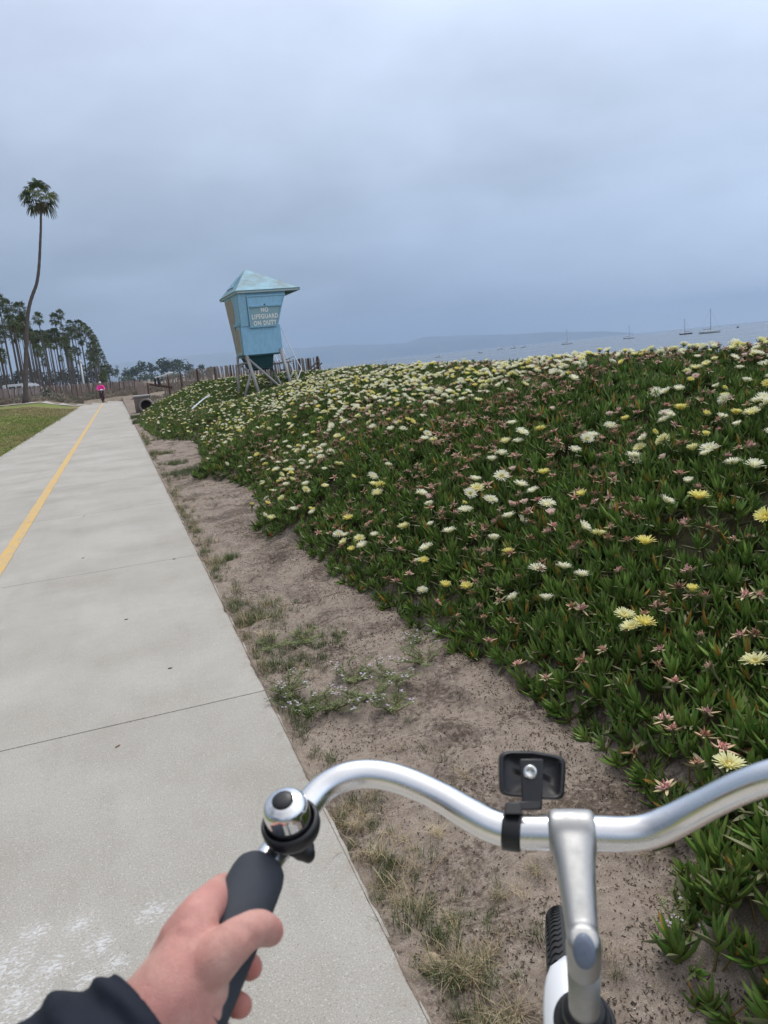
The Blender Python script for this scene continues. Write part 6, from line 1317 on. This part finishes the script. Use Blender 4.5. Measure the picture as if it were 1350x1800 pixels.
for tp in ((474, 1637, .480), (446, 1703, .503), (426, 1769, .490), (398, 1819, .480), (345, 1612, .466), (322, 1648, .46)):
    w = np.maximum(w, np.exp(-(np.linalg.norm(co-at(*tp), axis=1)/.011)**2)*(.85 if tp[0] > 390 else .3))
a = me.attributes.new('Col', 'FLOAT_COLOR', 'POINT'); cl_ = np.zeros((len(co), 4), np.float32); cl_[:, 0] = w; cl_[:, 3] = 1; a.data.foreach_set('color', cl_.ravel())
# sleeve: cuff rim, body with folds
def mk_cloth():
    m_, t, b = newmat('navy_sleeve', .85, 0, (.012, .016, .026), .25); p = geo(t); n = noise(t, 25, 4, .6, p); wv = noise(t, 900, 2, .5, p)
    t.links.new(RAMP(t, n, [(.3, (.009, .012, .021)), (.7, (.017, .022, .034))]), b.inputs['Base Color']); bump(t, b, MA(t, 'ADD', n, MA(t, 'MULTIPLY', wv, .25)), .35, .003); return m_
S0 = at(262, 1806, .436); path_ = catmull([S0, at(205, 1862, .422), at(120, 1960, .40), at(0, 2110, .37)], 12); V_ = []; k = len(path_); n = 48
T0 = Vector(path_[1])-Vector(path_[0])
T0 = (Vector(at(190, 1880, .418))-Vector(S0)).normalized(); aa = T0.cross(UPZ).normalized()
rgc = np.random.default_rng(6)
for i in range(-3, k):
    ii = abs(i) if i < 0 else i; p = Vector(path_[ii]); tt_ = (Vector(path_[min(ii+1, k-1)])-Vector(path_[max(ii-1, 0)])).normalized(); aa = (aa-tt_*aa.dot(tt_)).normalized(); bb = tt_.cross(aa); R0_ = .0375+.014*min(1, ii/18)
    if i < 0: R0_ -= .0022
    for j in range(n):
        an = 2*PI*j/n; fold = .0020*(float(fbm(np.array([ii*.16+math.cos(an)*1.3]), np.array([math.sin(an)*1.3+ii*.05]), 3, 5)[0])*5.0)*min(1, ii/4); fold += .0030*math.sin(ii*.62+1.4*math.sin(an+.4)+.8*math.sin(2*an+ii*.09))*min(1, ii/3)*(.35+1.1*float(vn(np.array([ii*.14]), np.array([2+math.cos(an)*1.5]), 3)[0])); V_.append(p+(aa*math.cos(an)+bb*math.sin(an)*.92)*(R0_+fold))
rows_ = k+3
mb = MB(); mb.add(V_, [(i*n+j, i*n+(j+1) % n, (i+1)*n+(j+1) % n, (i+1)*n+j) for i in range(rows_-1) for j in range(n)]); sl_ = mb.build('sleeve', mk_cloth(), hand, True)

# ------------------------------------------------------------------ haze
hz = MB(); x0, x1, y0, y1, z0, z1 = -9950, 10050, -90, 10050, SEA_Z-60, 420
hz.hexa([(x0, y0, z0), (x1, y0, z0), (x1, y1, z0), (x0, y1, z0), (x0, y0, z1), (x1, y0, z1), (x1, y1, z1), (x0, y1, z1)])
hm = bpy.data.materials.new('haze_air'); hm.use_nodes = True; t = hm.node_tree; t.nodes.clear(); ho = N(t, 'ShaderNodeOutputMaterial'); pv = N(t, 'ShaderNodeVolumePrincipled'); pv.inputs['Density'].default_value = 1.75e-4; pv.inputs['Color'].default_value = (.52, .68, .90, 1); pv.inputs['Anisotropy'].default_value = 0.0
t.links.new(pv.outputs[0], ho.inputs['Volume']); o = hz.build('haze', hm, kind='stuff'); o.data.attributes.remove(o.data.attributes['Col'])
